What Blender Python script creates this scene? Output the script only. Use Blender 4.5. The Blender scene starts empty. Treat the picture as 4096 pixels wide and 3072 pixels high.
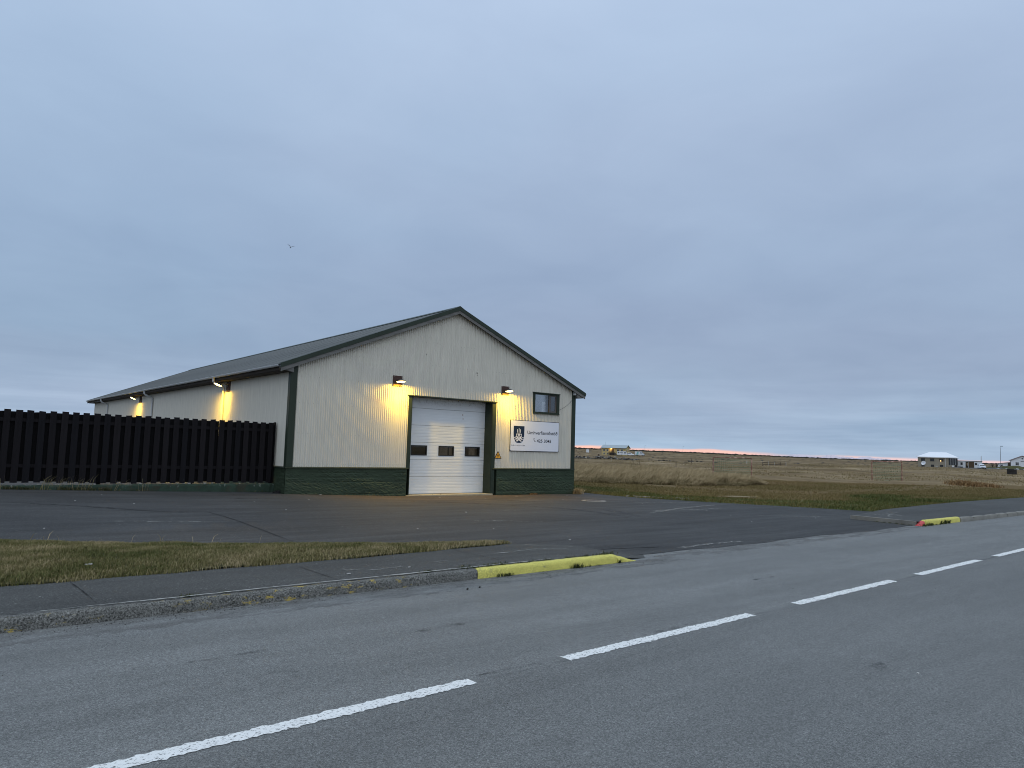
import bpy, bmesh, math, random
import numpy as np
from mathutils import Vector, Matrix
random.seed(7); RNG = np.random.default_rng(7)
PI = math.pi
SC = bpy.context.scene
COL = SC.collection

# ------------------------------------------------------------------ camera
CAM = (-8.561, -21.576, 1.70)
def make_camera():
    yaw, pitch, roll = 0.67946, 0.08892, 0.03009
    fwd = Vector((math.sin(yaw)*math.cos(pitch), math.cos(yaw)*math.cos(pitch), math.sin(pitch)))
    right = Vector((math.cos(yaw), -math.sin(yaw), 0)); up = right.cross(fwd)
    r2 = right*math.cos(roll) + up*math.sin(roll); u2 = up*math.cos(roll) - right*math.sin(roll)
    m = Matrix((r2, u2, -fwd)).transposed().to_4x4(); m.translation = Vector(CAM)
    cd = bpy.data.cameras.new('camera'); cd.sensor_width = 36; cd.lens = 36*2848/4096
    cd.clip_start = .1; cd.clip_end = 30000
    o = bpy.data.objects.new('camera', cd); COL.objects.link(o); o.matrix_world = m
    SC.camera = o
make_camera()

# ------------------------------------------------------------------ node helpers
class NT:
    def __init__(s, tree): s.t = tree; s.n = tree.nodes; s.l = tree.links
    def new(s, typ, ins=None, **props):
        n = s.n.new(typ)
        for k, v in props.items(): setattr(n, k, v)
        for k, v in (ins or {}).items(): s.put(n.inputs[k], v)
        return n
    def put(s, sock, v):
        if hasattr(v, 'is_output'): s.l.new(v, sock)
        else:
            if isinstance(v, tuple) and len(v) == 3 and sock.type == 'RGBA': v = v + (1,)
            sock.default_value = v
    def math(s, op, a, b=0., c=0., clamp=False):
        n = s.n.new('ShaderNodeMath'); n.operation = op; n.use_clamp = clamp
        s.put(n.inputs[0], a); s.put(n.inputs[1], b); s.put(n.inputs[2], c); return n.outputs[0]
    def mix(s, f, a, b, mode='MIX'):
        n = s.n.new('ShaderNodeMix'); n.data_type = 'RGBA'; n.blend_type = mode
        s.put(n.inputs[0], f); s.put(n.inputs[6], a); s.put(n.inputs[7], b); return n.outputs[2]
    def ramp(s, f, stops, interp='LINEAR'):
        n = s.n.new('ShaderNodeValToRGB'); e = n.color_ramp.elements; n.color_ramp.interpolation = interp
        while len(e) < len(stops): e.new(.5)
        for el, (p, c) in zip(e, stops):
            el.position = p; el.color = (c, c, c, 1) if isinstance(c, (int, float)) else tuple(c) + (1,)
        s.put(n.inputs[0], f); return n.outputs[0]
    def range(s, v, a, b, c=0., d=1., smooth=False):
        n = s.n.new('ShaderNodeMapRange'); n.interpolation_type = 'SMOOTHSTEP' if smooth else 'LINEAR'; n.clamp = True
        for i, x in enumerate((v, a, b, c, d)): s.put(n.inputs[i], x)
        return n.outputs[0]
    def vec(s, v, scale=(1, 1, 1), rot=(0, 0, 0), loc=(0, 0, 0)):
        n = s.n.new('ShaderNodeMapping'); s.put(n.inputs[0], v)
        n.inputs[1].default_value = loc; n.inputs[2].default_value = rot; n.inputs[3].default_value = scale; return n.outputs[0]
    def noise(s, v, scale, detail=4, rough=.55, dist=0.):
        n = s.n.new('ShaderNodeTexNoise'); s.put(n.inputs['Vector'], v); n.inputs['Scale'].default_value = scale
        n.inputs['Detail'].default_value = detail; n.inputs['Roughness'].default_value = rough; n.inputs['Distortion'].default_value = dist
        return n.outputs[0]
    def voronoi(s, v, scale, out='Distance', feature='F1'):
        n = s.n.new('ShaderNodeTexVoronoi'); n.feature = feature; s.put(n.inputs['Vector'], v); n.inputs['Scale'].default_value = scale
        return n.outputs[out]

# ------------------------------------------------------------------ sky, sun, exposure
def make_world():
    w = bpy.data.worlds.new('World'); SC.world = w; w.use_nodes = True
    w.node_tree.nodes.clear(); N = NT(w.node_tree)
    d = N.new('ShaderNodeTexCoord').outputs['Generated']
    sp = N.new('ShaderNodeSeparateXYZ', {0: d}); x, y, z = sp.outputs
    zc = N.math('MAXIMUM', z, 0.)
    # the cloud deck, brightening from the horizon to the zenith as an overcast sky does
    g = N.ramp(zc, [(0., (.40, .51, .66)), (.04, (.355, .46, .615)), (.11, (.320, .422, .575)), (.24, (.334, .436, .605)),
                    (.38, (.385, .492, .67)), (.58, (.495, .615, .81)), (1., (.68, .82, 1.02))])
    den = N.math('ADD', zc, .16)
    cv = N.new('ShaderNodeCombineXYZ', {0: N.math('DIVIDE', x, den), 1: N.math('DIVIDE', y, den), 2: 0.}).outputs[0]
    n1 = N.noise(cv, .62, 5, .5, .6); n2 = N.noise(N.vec(cv, (1, 1, 1), (0, 0, .9)), 1.9, 5, .55, .4)
    n3 = N.noise(N.vec(cv, (1, 1, 1), (0, 0, .3), (4, 2, 0)), .34, 3, .5)
    cl = N.math('ADD', N.math('MULTIPLY', N.math('SUBTRACT', n1, .5), .38), N.math('MULTIPLY', N.math('SUBTRACT', n2, .5), .26))
    c = N.mix(1., g, N.new('ShaderNodeCombineColor', {0: N.math('ADD', cl, 1.), 1: N.math('ADD', N.math('MULTIPLY', cl, .9), 1.), 2: N.math('ADD', N.math('MULTIPLY', cl, .7), 1.)}).outputs[0], 'MULTIPLY')
    # drifts of lavender and of blue in the deck
    c = N.mix(N.range(n3, .50, .66, 0, 1, True), c, N.mix(1., c, (1.03, 1.0, 1.0), 'MULTIPLY'))
    c = N.mix(N.range(n3, .36, .50, 1, 0, True), c, N.mix(1., c, (.955, 1.0, 1.01), 'MULTIPLY'))
    # long streaks low over the land
    sv = N.new('ShaderNodeCombineXYZ', {0: N.math('MULTIPLY', x, 1.5), 1: N.math('MULTIPLY', y, 1.5), 2: N.math('MULTIPLY', z, 26.)}).outputs[0]
    s1 = N.noise(sv, 1.5, 5, .6, .5)
    s2 = N.noise(N.vec(sv, (2, 2, 2.6)), 1.5, 4, .6, .3)
    st = N.math('ADD', N.math('MULTIPLY', N.math('SUBTRACT', s1, .46), .60), N.math('MULTIPLY', N.math('SUBTRACT', s2, .5), .35))
    low = N.math('MULTIPLY', st, N.range(zc, .01, .14, 1, 0, True))
    c = N.mix(1., c, N.new('ShaderNodeCombineColor', {0: N.math('ADD', low, 1.), 1: N.math('ADD', N.math('MULTIPLY', low, .9), 1.), 2: N.math('ADD', N.math('MULTIPLY', low, .75), 1.)}).outputs[0], 'MULTIPLY')
    # the clear strip of dawn under the deck: the Nishita sky glows through it
    sky = N.new('ShaderNodeTexSky', sky_type='NISHITA', sun_disc=False, sun_elevation=math.radians(1.5), sun_rotation=math.radians(42)).outputs[0]
    az = N.math('ARCTAN2', x, y)
    a1 = N.noise(N.new('ShaderNodeCombineXYZ', {0: N.math('MULTIPLY', az, 9.), 1: 3., 2: N.math('MULTIPLY', z, 60.)}).outputs[0], 1., 3, .5)
    edge = N.math('ADD', N.math('MULTIPLY', N.math('SUBTRACT', a1, .5), .013), N.ramp(N.range(az, .70, 1.40), [(0, .0060), (.25, .0046), (.45, .0022), (.7, .0010), (1, .0042)]))
    m = N.range(N.math('SUBTRACT', edge, z), -.0018, .0020, 0, 1, True)
    m = N.math('MULTIPLY', m, N.range(N.math('ABSOLUTE', N.math('SUBTRACT', az, 1.0)), .75, 1.2, 1, 0, True))
    glow = N.ramp(N.range(az, .70, 1.40), [(0, (1.0, .60, .49)), (.35, (.97, .60, .53)), (.7, (.90, .65, .65)), (1, (.86, .65, .68))])
    glow = N.mix(.03, glow, N.mix(1., sky, (.1, .1, .1), 'MULTIPLY'))
    c = N.mix(m, c, glow)
    bg = N.new('ShaderNodeBackground', {0: N.mix(1., c, (10, 10, 10), 'MULTIPLY'), 1: .1})
    out = N.new('ShaderNodeOutputWorld', {0: bg.outputs[0]})
make_world()
def make_fill_sun():
    l = bpy.data.lights.new('fill_sun', 'SUN'); l.energy = .75; l.angle = math.radians(120); l.color = (1, .95, .86)
    o = bpy.data.objects.new('fill_sun', l); COL.objects.link(o)
    el, az = math.radians(52), math.radians(205)                 # added fill from behind the camera, standing in for bright cloud
    v = Vector((math.sin(az)*math.cos(el), math.cos(az)*math.cos(el), math.sin(el)))
    o.rotation_euler = v.to_track_quat('Z', 'Y').to_euler(); o.location = (0, -40, 60)
make_fill_sun()
SC.view_settings.view_transform = 'Standard'; SC.view_settings.look = 'None'
SC.view_settings.exposure = 0.; SC.view_settings.gamma = 1.; SC.view_settings.use_curve_mapping = False
SC.cycles.use_denoising = True; SC.cycles.filter_width = 1.0; SC.cycles.sample_clamp_indirect = 3.; SC.cycles.sample_clamp_direct = 12.

# ------------------------------------------------------------------ scene helpers
def tag(o, label=None, cat=None, group=None, kind=None):
    if label: o['label'] = label
    if cat: o['category'] = cat
    if group: o['group'] = group
    if kind: o['kind'] = kind
    return o
def thing(name, label, cat, loc=(0, 0, 0), rz=0., group=None):
    o = bpy.data.objects.new(name, None); COL.objects.link(o); o.location = loc; o.rotation_euler = (0, 0, rz)
    o.empty_display_size = .2
    return tag(o, label, cat, group)
def link(name, me, parent=None, loc=(0, 0, 0), rot=(0, 0, 0)):
    o = bpy.data.objects.new(name, me); COL.objects.link(o)
    if parent: o.parent = parent
    o.location = loc; o.rotation_euler = rot
    return o
def copy_tree(o, parent=None):
    c = o.copy(); COL.objects.link(c); c.parent = parent
    for ch in list(o.children): copy_tree(ch, c)
    return c
class MB:
    def __init__(s): s.v = []; s.f = []; s.sm = []
    def add(s, vs, fs, smooth=False):
        b = len(s.v); s.v += [tuple(map(float, p)) for p in vs]
        s.f += [tuple(b+i for i in f) for f in fs]; s.sm += [smooth]*len(fs); return s
    def box(s, x0, x1, y0, y1, z0, z1):
        return s.add([(x, y, z) for z in (z0, z1) for y in (y0, y1) for x in (x0, x1)],
                     [(0, 2, 3, 1), (4, 5, 7, 6), (0, 1, 5, 4), (1, 3, 7, 5), (3, 2, 6, 7), (2, 0, 4, 6)])
    def cbox(s, c, d): return s.box(c[0]-d[0]/2, c[0]+d[0]/2, c[1]-d[1]/2, c[1]+d[1]/2, c[2]-d[2]/2, c[2]+d[2]/2)
    def prism(s, poly, a, b, axis='y'):
        """poly: 2D outline; extruded along axis from a to b. y: poly is (x,z); x: poly is (y,z); z: poly is (x,y)"""
        P = {'y': lambda p, t: (p[0], t, p[1]), 'x': lambda p, t: (t, p[0], p[1]), 'z': lambda p, t: (p[0], p[1], t)}[axis]
        n = len(poly); vs = [P(p, a) for p in poly] + [P(p, b) for p in poly]
        return s.add(vs, [tuple(range(n)), tuple(range(2*n-1, n-1, -1))] + [(i, i+n, (i+1) % n+n, (i+1) % n) for i in range(n)])
    def tube(s, pts, r, n=8, cap=True, smooth=True):
        pts = [Vector(p) for p in pts]; rs = r if isinstance(r, (list, tuple)) else [r]*len(pts); vs = []; fs = []
        for i, p in enumerate(pts):
            t = (pts[min(i+1, len(pts)-1)]-pts[max(i-1, 0)]).normalized()
            a = t.orthogonal() if abs(t.z) > .99 else t.cross(Vector((0, 0, 1)))
            a.normalize(); b = t.cross(a)
            vs += [p+(a*math.cos(2*PI*k/n)+b*math.sin(2*PI*k/n))*rs[i] for k in range(n)]
        for i in range(len(pts)-1):
            fs += [(i*n+k, i*n+(k+1) % n, (i+1)*n+(k+1) % n, (i+1)*n+k) for k in range(n)]
        s.add(vs, fs, smooth)
        if cap: s.add(vs[:n], [tuple(range(n-1, -1, -1))]); s.add(vs[-n:], [tuple(range(n))])
        return s
    def lathe(s, prof, c=(0, 0, 0), n=20, axis='z', smooth=True):
        vs = []
        for r, h in prof:
            for k in range(n):
                a = 2*PI*k/n; q = (r*math.cos(a), r*math.sin(a), h)
                if axis == 'y': q = (q[0], q[2], q[1])
                if axis == 'x': q = (q[2], q[0], q[1])
                vs.append((c[0]+q[0], c[1]+q[1], c[2]+q[2]))
        m = len(prof)
        s.add(vs, [(i*n+k, i*n+(k+1) % n, (i+1)*n+(k+1) % n, (i+1)*n+k) for i in range(m-1) for k in range(n)], smooth)
        return s
    def grid(s, P, smooth=True):
        """P: array (rows, cols, 3)"""
        P = np.asarray(P); R, C = P.shape[:2]; b = [(i*C+j, i*C+j+1, (i+1)*C+j+1, (i+1)*C+j) for i in range(R-1) for j in range(C-1)]
        return s.add(P.reshape(-1, 3), b, smooth)
    def mesh(s, name, m):
        me = bpy.data.meshes.new(name); me.from_pydata(s.v, [], s.f)
        if any(s.sm): me.polygons.foreach_set('use_smooth', s.sm)
        for k in (m if isinstance(m, (list, tuple)) else [m]): me.materials.append(k)
        me.update(); return me
    def build(s, name, m, parent=None, loc=(0, 0, 0), rot=(0, 0, 0)): return link(name, s.mesh(name, m), parent, loc, rot)
def fast_mesh(name, V, F, m, attr=None):
    """V (n,3), F (k,3 or 4) arrays, attr {name: (n,)}"""
    me = bpy.data.meshes.new(name); V = np.asarray(V, np.float32); F = np.asarray(F, np.int32); k = F.shape[1]
    me.vertices.add(len(V)); me.vertices.foreach_set('co', V.ravel())
    me.loops.add(F.size); me.loops.foreach_set('vertex_index', F.ravel())
    me.polygons.add(len(F)); me.polygons.foreach_set('loop_start', np.arange(0, F.size, k, dtype=np.int32))
    me.update(calc_edges=True)
    for a, d in (attr or {}).items(): me.attributes.new(a, 'FLOAT', 'POINT').data.foreach_set('value', np.asarray(d, np.float32))
    me.materials.append(m); me.validate(); return me
def smooth(t): t = np.clip(t, 0, 1); return t*t*(3-2*t)

# ------------------------------------------------------------------ materials
def mat(name, base, rough=.7, spec=.35, var=.15, vscale=3., var2=None, bump=0., bscale=20., metal=0., stretch=(1, 1, 1), emit=None, custom=None):
    m = bpy.data.materials.new(name); m.use_nodes = True; N = NT(m.node_tree)
    b = m.node_tree.nodes['Principled BSDF']
    p = N.new('ShaderNodeNewGeometry').outputs['Position'] if False else N.new('ShaderNodeTexCoord').outputs['Object']
    v = N.vec(p, stretch)
    n = N.noise(v, vscale, 5, .6)
    k = N.range(n, .25, .75, 1-var, 1+var)
    c = N.mix(1., base, N.new('ShaderNodeCombineColor', {0: k, 1: k, 2: k}).outputs[0], 'MULTIPLY')
    if var2: c = N.mix(N.range(N.noise(v, var2[1], 4, .6), var2[2], var2[3], 0, 1, True), c, var2[0])
    if custom: c = custom(N, c, p, b) or c
    N.put(b.inputs['Base Color'], c); b.inputs['Roughness'].default_value = rough; b.inputs['Specular IOR Level'].default_value = spec
    b.inputs['Metallic'].default_value = metal
    if emit: b.inputs['Emission Color'].default_value = emit[0]+(1,); b.inputs['Emission Strength'].default_value = emit[1]
    if bump:
        h = N.noise(v, bscale, 5, .65); bp = N.new('ShaderNodeBump', {'Strength': bump, 'Distance': .02, 'Height': h})
        N.put(b.inputs['Normal'], bp.outputs[0])
    return m
M = {}
def scale_by(N, c, k):
    return N.mix(1., c, N.new('ShaderNodeCombineColor', {0: k, 1: k, 2: k}).outputs[0], 'MULTIPLY')
def asphalt(grain=70., streak=.16, blot=.12, spots=.5, tint=(1, 1, 1)):
    def f(N, c, p, b):
        c = scale_by(N, c, N.range(N.noise(N.vec(p, (.22, 2.6, 1)), 1.1, 6, .6, .4), .3, .7, 1-streak, 1+streak))
        c = scale_by(N, c, N.range(N.noise(N.vec(p, (.5, .8, 1)), .45, 4, .6), .3, .7, 1-blot, 1+blot))
        g = N.noise(p, grain*1.7, 2, .75); c = scale_by(N, c, N.range(g, .30, .70, .40, 1.65))
        c = scale_by(N, c, N.range(N.noise(p, grain*.75, 2, .7), .3, .7, .78, 1.22)); c = scale_by(N, c, N.range(N.noise(N.vec(p, (.35, 1, 1)), 6., 4, .7), .3, .7, .94, 1.06))
        g2 = N.voronoi(p, grain*.8); c = scale_by(N, c, N.range(g2, .05, .5, 1.12, .9))
        ag = N.new('ShaderNodeSeparateColor', {0: N.voronoi(p, grain*1.25, 'Color')}).outputs[0]; c = scale_by(N, c, N.range(ag, 0, 1, .70, 1.30))
        # pale chips and dark tar spots
        c = N.mix(N.range(N.noise(p, grain*.55, 1, .5), .735, .77, 0, .6), c, (.42, .42, .40))
        sp = N.noise(N.vec(p, (1, 2.2, 1)), 2.3, 4, .7); c = N.mix(N.range(sp, .67, .73, 0, spots), c, (.05, .052, .055))
        bp = N.new('ShaderNodeBump', {'Strength': .55, 'Distance': .006, 'Height': N.noise(p, grain*.9, 3, .7)})
        N.put(b.inputs['Normal'], bp.outputs[0]); return c
    return f
def road_f(N, c, p, b):
    c = asphalt(75, .10, .08, .35)(N, c, p, b); sp = N.new('ShaderNodeSeparateXYZ', {0: p}).outputs
    lane = N.math('ADD', N.math('SUBTRACT', sp[1], N.math('MULTIPLY', sp[0], .028)), 17.15)           # the two lanes were laid apart
    lane = N.math('ADD', lane, N.math('MULTIPLY', N.math('SUBTRACT', N.noise(N.vec(p, (1, 1, 1)), 5, 3), .5), .10))
    c = scale_by(N, c, N.range(lane, -.05, .05, .90, 1.03))
    c = N.mix(N.math('MULTIPLY', N.range(N.math('ABSOLUTE', lane), .0, .035, 1, 0), N.range(N.noise(N.vec(p, (.6, 1, 1)), 1.1, 3), .42, .6, 0, .7)), c, (.06, .062, .062))
    tr = N.math('ADD', N.range(N.math('ABSOLUTE', N.math('ADD', sp[1], 15.05)), .12, .5, 1, 0, True), N.range(N.math('ABSOLUTE', N.math('ADD', sp[1], 16.55)), .12, .5, 1, 0, True))
    return scale_by(N, c, N.math('SUBTRACT', 1., N.math('MULTIPLY', tr, N.range(N.noise(N.vec(p, (.15, 1.2, 1)), 1.4, 4, .6), .3, .7, 0, .14))))
M['road'] = mat('road_asphalt', (.176, .182, .175), .74, .28, .06, .5, custom=road_f)
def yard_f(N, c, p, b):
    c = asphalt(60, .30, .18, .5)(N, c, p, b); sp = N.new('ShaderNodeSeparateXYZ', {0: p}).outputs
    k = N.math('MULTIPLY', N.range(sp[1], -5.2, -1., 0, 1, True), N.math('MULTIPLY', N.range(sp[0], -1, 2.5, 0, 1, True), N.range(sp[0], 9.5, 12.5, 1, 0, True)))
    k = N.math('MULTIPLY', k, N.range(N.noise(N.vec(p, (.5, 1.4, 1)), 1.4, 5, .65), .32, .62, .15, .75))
    return N.mix(k, c, N.mix(1., c, (1.75, 1.28, .98), 'MULTIPLY'))  # warm lamp glow and tracked dirt by the door, both mixed into the colour
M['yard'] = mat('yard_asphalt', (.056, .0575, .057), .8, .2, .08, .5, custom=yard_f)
M['pave'] = mat('pavement_asphalt', (.072, .0735, .069), .82, .22, .08, .6, custom=asphalt(65, .16, .14, .25))
def kerb_f(yellow):
    def f(N, c, p, b):
        a = N.voronoi(p, 95.); c = scale_by(N, c, N.range(N.noise(p, 58, 2, .75), .32, .68, *((.25, 1.95) if yellow == 'chips' else (.72, 1.25))))
        c = scale_by(N, c, N.range(a, .1, .6, 1.2, .75))
        if yellow == 'chips':
            q = N.noise(N.vec(p, (.8, 1.6, 2.2)), 6.5, 6, .78); q2 = N.noise(N.vec(p, (.9, 1, 1)), .9, 2, .5)
            c = N.mix(N.math('MULTIPLY', N.range(q, .57, .61, 0, .8), N.range(q2, .45, .52)), c, (.52, .39, .08))
        else:
            w = N.noise(p, 7, 6, .7); c = N.mix(N.range(w, .60, .70, 0, .7), c, (.22, .20, .13)); c = N.mix(N.range(N.noise(N.vec(p, (1, 3, 3)), 3.1, 6, .75), .66, .71, 0, .85), c, (.14, .14, .125))
        bp = N.new('ShaderNodeBump', {'Strength': .8 if yellow == 'chips' else .35, 'Distance': .008, 'Height': N.noise(p, 90, 3, .7)})
        N.put(b.inputs['Normal'], bp.outputs[0]); return c
    return f
M['kerb'] = mat('kerb_concrete', (.155, .155, .142), .88, .2, .15, 3, custom=kerb_f('chips'))
M['kerb_far'] = mat('old_kerb_concrete', (.22, .215, .19), .85, .25, .3, 2, bump=.5, bscale=40)
M['kerb_y'] = mat('yellow_kerb_paint', (.76, .70, .17), .75, .35, .10, 4, custom=kerb_f('paint'))
M['kerb_r'] = mat('red_kerb_paint', (.62, .10, .10), .7, .35, .2, 8, bump=.4, bscale=40)
M['slurry'] = mat('pale_slurry', (.36, .36, .33), .85, .2, .3, 12)
M['crackfill'] = mat('crack_dark', (.022, .022, .023), .9, .2)
def alpha_mat(name, col, lo, hi, scale, stretch, rough=.7, var=.1, top=1.):
    m = mat(name, col, rough, .35, var, 6); N = NT(m.node_tree); b = m.node_tree.nodes['Principled BSDF']
    p = N.new('ShaderNodeTexCoord').outputs['Object']
    a = N.range(N.noise(N.vec(p, stretch), scale, 6, .72), lo, hi, 0, top); N.put(b.inputs['Alpha'], a); return m
M['paint'] = alpha_mat('worn_road_paint', (.80, .81, .78), .375, .45, 60, (.75, 1.2, 1), .65)
M['damp'] = alpha_mat('damp_asphalt', (.030, .030, .031), .44, .66, 4.5, (1.6, .9, 1), .6, top=.5)
M['scuff'] = alpha_mat('pale_scuff', (.40, .40, .37), .44, .62, 7, (1, 3, 1), .85, top=.8)
M['dust'] = alpha_mat('pale_dust', (.17, .165, .155), .42, .66, 3, (.5, 1.6, 1), .85, top=.55)
def clad_f(N, c, p, b):
    s = N.noise(N.vec(p, (6, 6, .35)), 2.2, 5, .65); c = scale_by(N, c, N.range(s, .3, .7, .88, 1.06))
    r = N.noise(N.vec(p, (5, 5, .5)), 3.0, 4, .75); return N.mix(N.range(r, .73, .80, 0, .45), c, (.30, .22, .14))
M['clad'] = mat('cream_cladding', (.665, .642, .558), .45, .4, .05, .8, custom=clad_f)
M['nail'] = mat('nail_head', (.16, .16, .15), .6, .3)
M['green'] = mat('dark_green_metal', (.021, .034, .0215), .5, .35, .2, 2)
M['greenw'] = mat('dark_green_wood', (.018, .029, .018), .6, .35, .3, 5, bump=.15, bscale=30)
def plinth_f(N, c, p, b):
    n = N.noise(N.vec(p, (.6, .6, 3.2)), 3.2, 6, .72, .6); big = N.noise(N.vec(p, (.3, .3, .4)), .8, 2)
    c = scale_by(N, c, N.range(n, .3, .7, .62, 1.3))
    c = N.mix(N.range(N.noise(N.vec(p, (1, 1, 2.5)), 5.5, 4, .8), .70, .745, 0, .8), c, (.30, .31, .28))
    c = N.mix(N.range(N.noise(N.vec(p, (1, 1, 1.4)), 2.6, 5, .75), .66, .72, 0, .7), c, (.012, .016, .013))
    h = N.math('ADD', N.math('MULTIPLY', n, 1.), N.math('MULTIPLY', N.noise(p, 26, 4, .7), .35))
    bp = N.new('ShaderNodeBump', {'Strength': .4, 'Distance': .02, 'Height': h}); N.put(b.inputs['Normal'], bp.outputs[0]); return c
M['plinth'] = mat('green_painted_concrete', (.031, .050, .028), .7, .35, .15, 1, custom=plinth_f)
M['roof'] = mat('weathered_roof_sheet', (.125, .133, .128), .6, .35, .14, 1.2, var2=((.088, .095, .092), .6, .45, .62), stretch=(.3, 1, .3))
M['greywood'] = mat('weathered_grey_wood', (.165, .163, .155), .85, .2, .3, 4, bump=.35, bscale=14, stretch=(.4, 1, 3))
M['soffit'] = mat('dark_brown_boards', (.045, .036, .028), .8, .25, .3, 3, stretch=(4, .5, 1))
M['pvc'] = mat('grey_white_pvc', (.55, .58, .60), .45, .4, .08, 2)
M['door'] = mat('white_door_panel', (.72, .76, .78), .4, .45, .04, 1.5)
def doortop_f(N, c, p, b):
    sp = N.new('ShaderNodeSeparateXYZ', {0: p}).outputs[2]
    k = N.math('MULTIPLY', N.range(sp, 3.10, 3.38, 0, 1), N.range(N.noise(N.vec(p, (2, 1, 1.4)), 9, 6, .75), .54, .64))
    c = N.mix(N.math('MULTIPLY', k, .85), c, (.10, .10, .09))
    return c
M['door_top'] = mat('grimy_door_panel', (.72, .76, .78), .45, .4, .04, 1.5, custom=doortop_f)
M['rust'] = mat('rust_stain', (.22, .12, .07), .9, .2, .4, 20)
M['black'] = mat('black_rubber', (.012, .012, .013), .5, .4)
M['sill'] = mat('pale_concrete_sill', (.42, .37, .26), .85, .2, .2, 6, bump=.3)
def glass(name, tint=(.55, .6, .62), refl=.12, rough=.02):
    m = bpy.data.materials.new(name); m.use_nodes = True; m.node_tree.nodes.clear(); N = NT(m.node_tree)
    t = N.new('ShaderNodeBsdfTransparent', {0: tint+(1,)}); g = N.new('ShaderNodeBsdfGlossy', {'Color': (1, 1, 1, 1), 'Roughness': rough})
    fr = N.new('ShaderNodeFresnel', {0: 1.5}).outputs[0]
    mx = N.new('ShaderNodeMixShader', {0: N.math('ADD', fr, refl, clamp=True), 1: t.outputs[0], 2: g.outputs[0]})
    N.new('ShaderNodeOutputMaterial', {0: mx.outputs[0]}); return m
M['glass'] = glass('window_glass', (.9, .9, .9), .10); M['dglass'] = glass('door_window_glass', (.8, .8, .8), .02)
M['farglass'] = mat('dark_window_glass', (.03, .035, .04), .15, .6)
M['room'] = mat('dim_interior', (.20, .20, .20), .9, .1); M['brightpatch'] = mat('pale_bright_patch', (.75, .80, .82), .8, .2)
M['tan'] = mat('tan_interior_board', (.45, .35, .24), .9, .1)
M['sash'] = mat('grey_brown_sash', (.115, .11, .108), .7, .3, .2, 6)
M['board'] = mat('brown_mount_board', (.075, .042, .034), .75, .25, .25, 5, bump=.2, stretch=(1, 1, 4))
M['lamp'] = mat('dark_grey_lamp_metal', (.05, .05, .05), .4, .5, metal=.3)
M['lens'] = mat('lit_lamp_lens', (.9, .8, .6), .4, .3, emit=((1., .70, .26), 9.))
M['fence'] = mat('black_brown_stained_wood', (.0105, .0090, .0105), .85, .2, .3, 3, bump=.4, bscale=16, stretch=(5, 5, .6))
M['fence2'] = mat('brown_black_stained_wood', (.0135, .0115, .0130), .85, .2, .35, 3, bump=.4, bscale=16, stretch=(5, 5, .6)); M['fence3'] = mat('worn_black_stained_wood', (.0085, .0080, .0100), .85, .2, .35, 3, var2=((.045, .042, .040), 9, .70, .74), bump=.4, bscale=16, stretch=(5, 5, .6))
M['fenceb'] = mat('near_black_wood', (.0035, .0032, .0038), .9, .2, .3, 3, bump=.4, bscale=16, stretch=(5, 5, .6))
def flake_f(N, c, p, b):
    sp = N.new('ShaderNodeSeparateXYZ', {0: p}).outputs[2]
    k = N.range(N.noise(N.vec(p, (3.2, 1, 1.2)), 3.4, 6, .8), .60, .66)
    c = N.mix(N.math('MULTIPLY', k, N.range(sp, .22, .34)), c, (.42, .44, .40))
    return N.mix(N.range(N.noise(p, 2.5, 4, .7), .5, .62, 0, .7), c, (.05, .045, .03))
M['wallbase'] = mat('flaking_green_concrete', (.032, .055, .038), .8, .25, .3, 4, bump=.5, custom=flake_f)
M['signface'] = mat('white_sign_face', (.76, .80, .88), .5, .3, .02, 2); M['navy'] = mat('navy_print', (.008, .022, .055), .5, .3, 0)
M['ink'] = mat('black_print', (.01, .011, .016), .5, .3, 0); M['white'] = mat('white_print', (.82, .84, .88), .5, .3, 0)
M['warn'] = mat('amber_sign_face', (.75, .38, .03), .5, .35, .08, 10)
M['iron'] = mat('cast_iron', (.16, .15, .14), .7, .4, .3, 20, bump=.4); M['ring'] = mat('pale_concrete_ring', (.30, .29, .26), .9, .2, .3, 10)
M['stone'] = mat('grey_stone', (.20, .19, .175), .9, .2, .35, 2.5, var2=((.06, .06, .055), 1.6, .45, .6)); M['stonep'] = mat('pale_stone', (.50, .49, .46), .9, .2, .2, 2)
M['rock'] = mat('dark_rock', (.045, .042, .038), .9, .2, .4, 3)
M['lens'].cycles.emission_sampling = 'NONE'
def blade_mat(name, a, b, c3, rough=.8):
    m = bpy.data.materials.new(name); m.use_nodes = True; N = NT(m.node_tree); bs = m.node_tree.nodes['Principled BSDF']
    t = N.new('ShaderNodeAttribute', attribute_name='tint').outputs['Fac']
    N.put(bs.inputs['Base Color'], N.ramp(t, [(0, a), (.5, b), (1, c3)])); bs.inputs['Roughness'].default_value = rough
    bs.inputs['Specular IOR Level'].default_value = .2; return m
M['verge'] = blade_mat('verge_grass', (.095, .106, .032), (.215, .188, .078), (.42, .34, .195))
M['lawn'] = blade_mat('lawn_grass', (.072, .095, .024), (.150, .126, .044), (.24, .170, .078))
M['straw'] = blade_mat('dry_tall_grass', (.16, .128, .058), (.37, .285, .155), (.56, .44, .26))
M['tuft'] = blade_mat('tuft_grass', (.030, .045, .014), (.075, .080, .030), (.22, .18, .10))
M['dock'] = blade_mat('rust_brown_weeds', (.11, .065, .028), (.24, .135, .055), (.42, .29, .14))
M['soil'] = mat('grass_soil', (.060, .058, .026), .95, .1, .35, 5)

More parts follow.
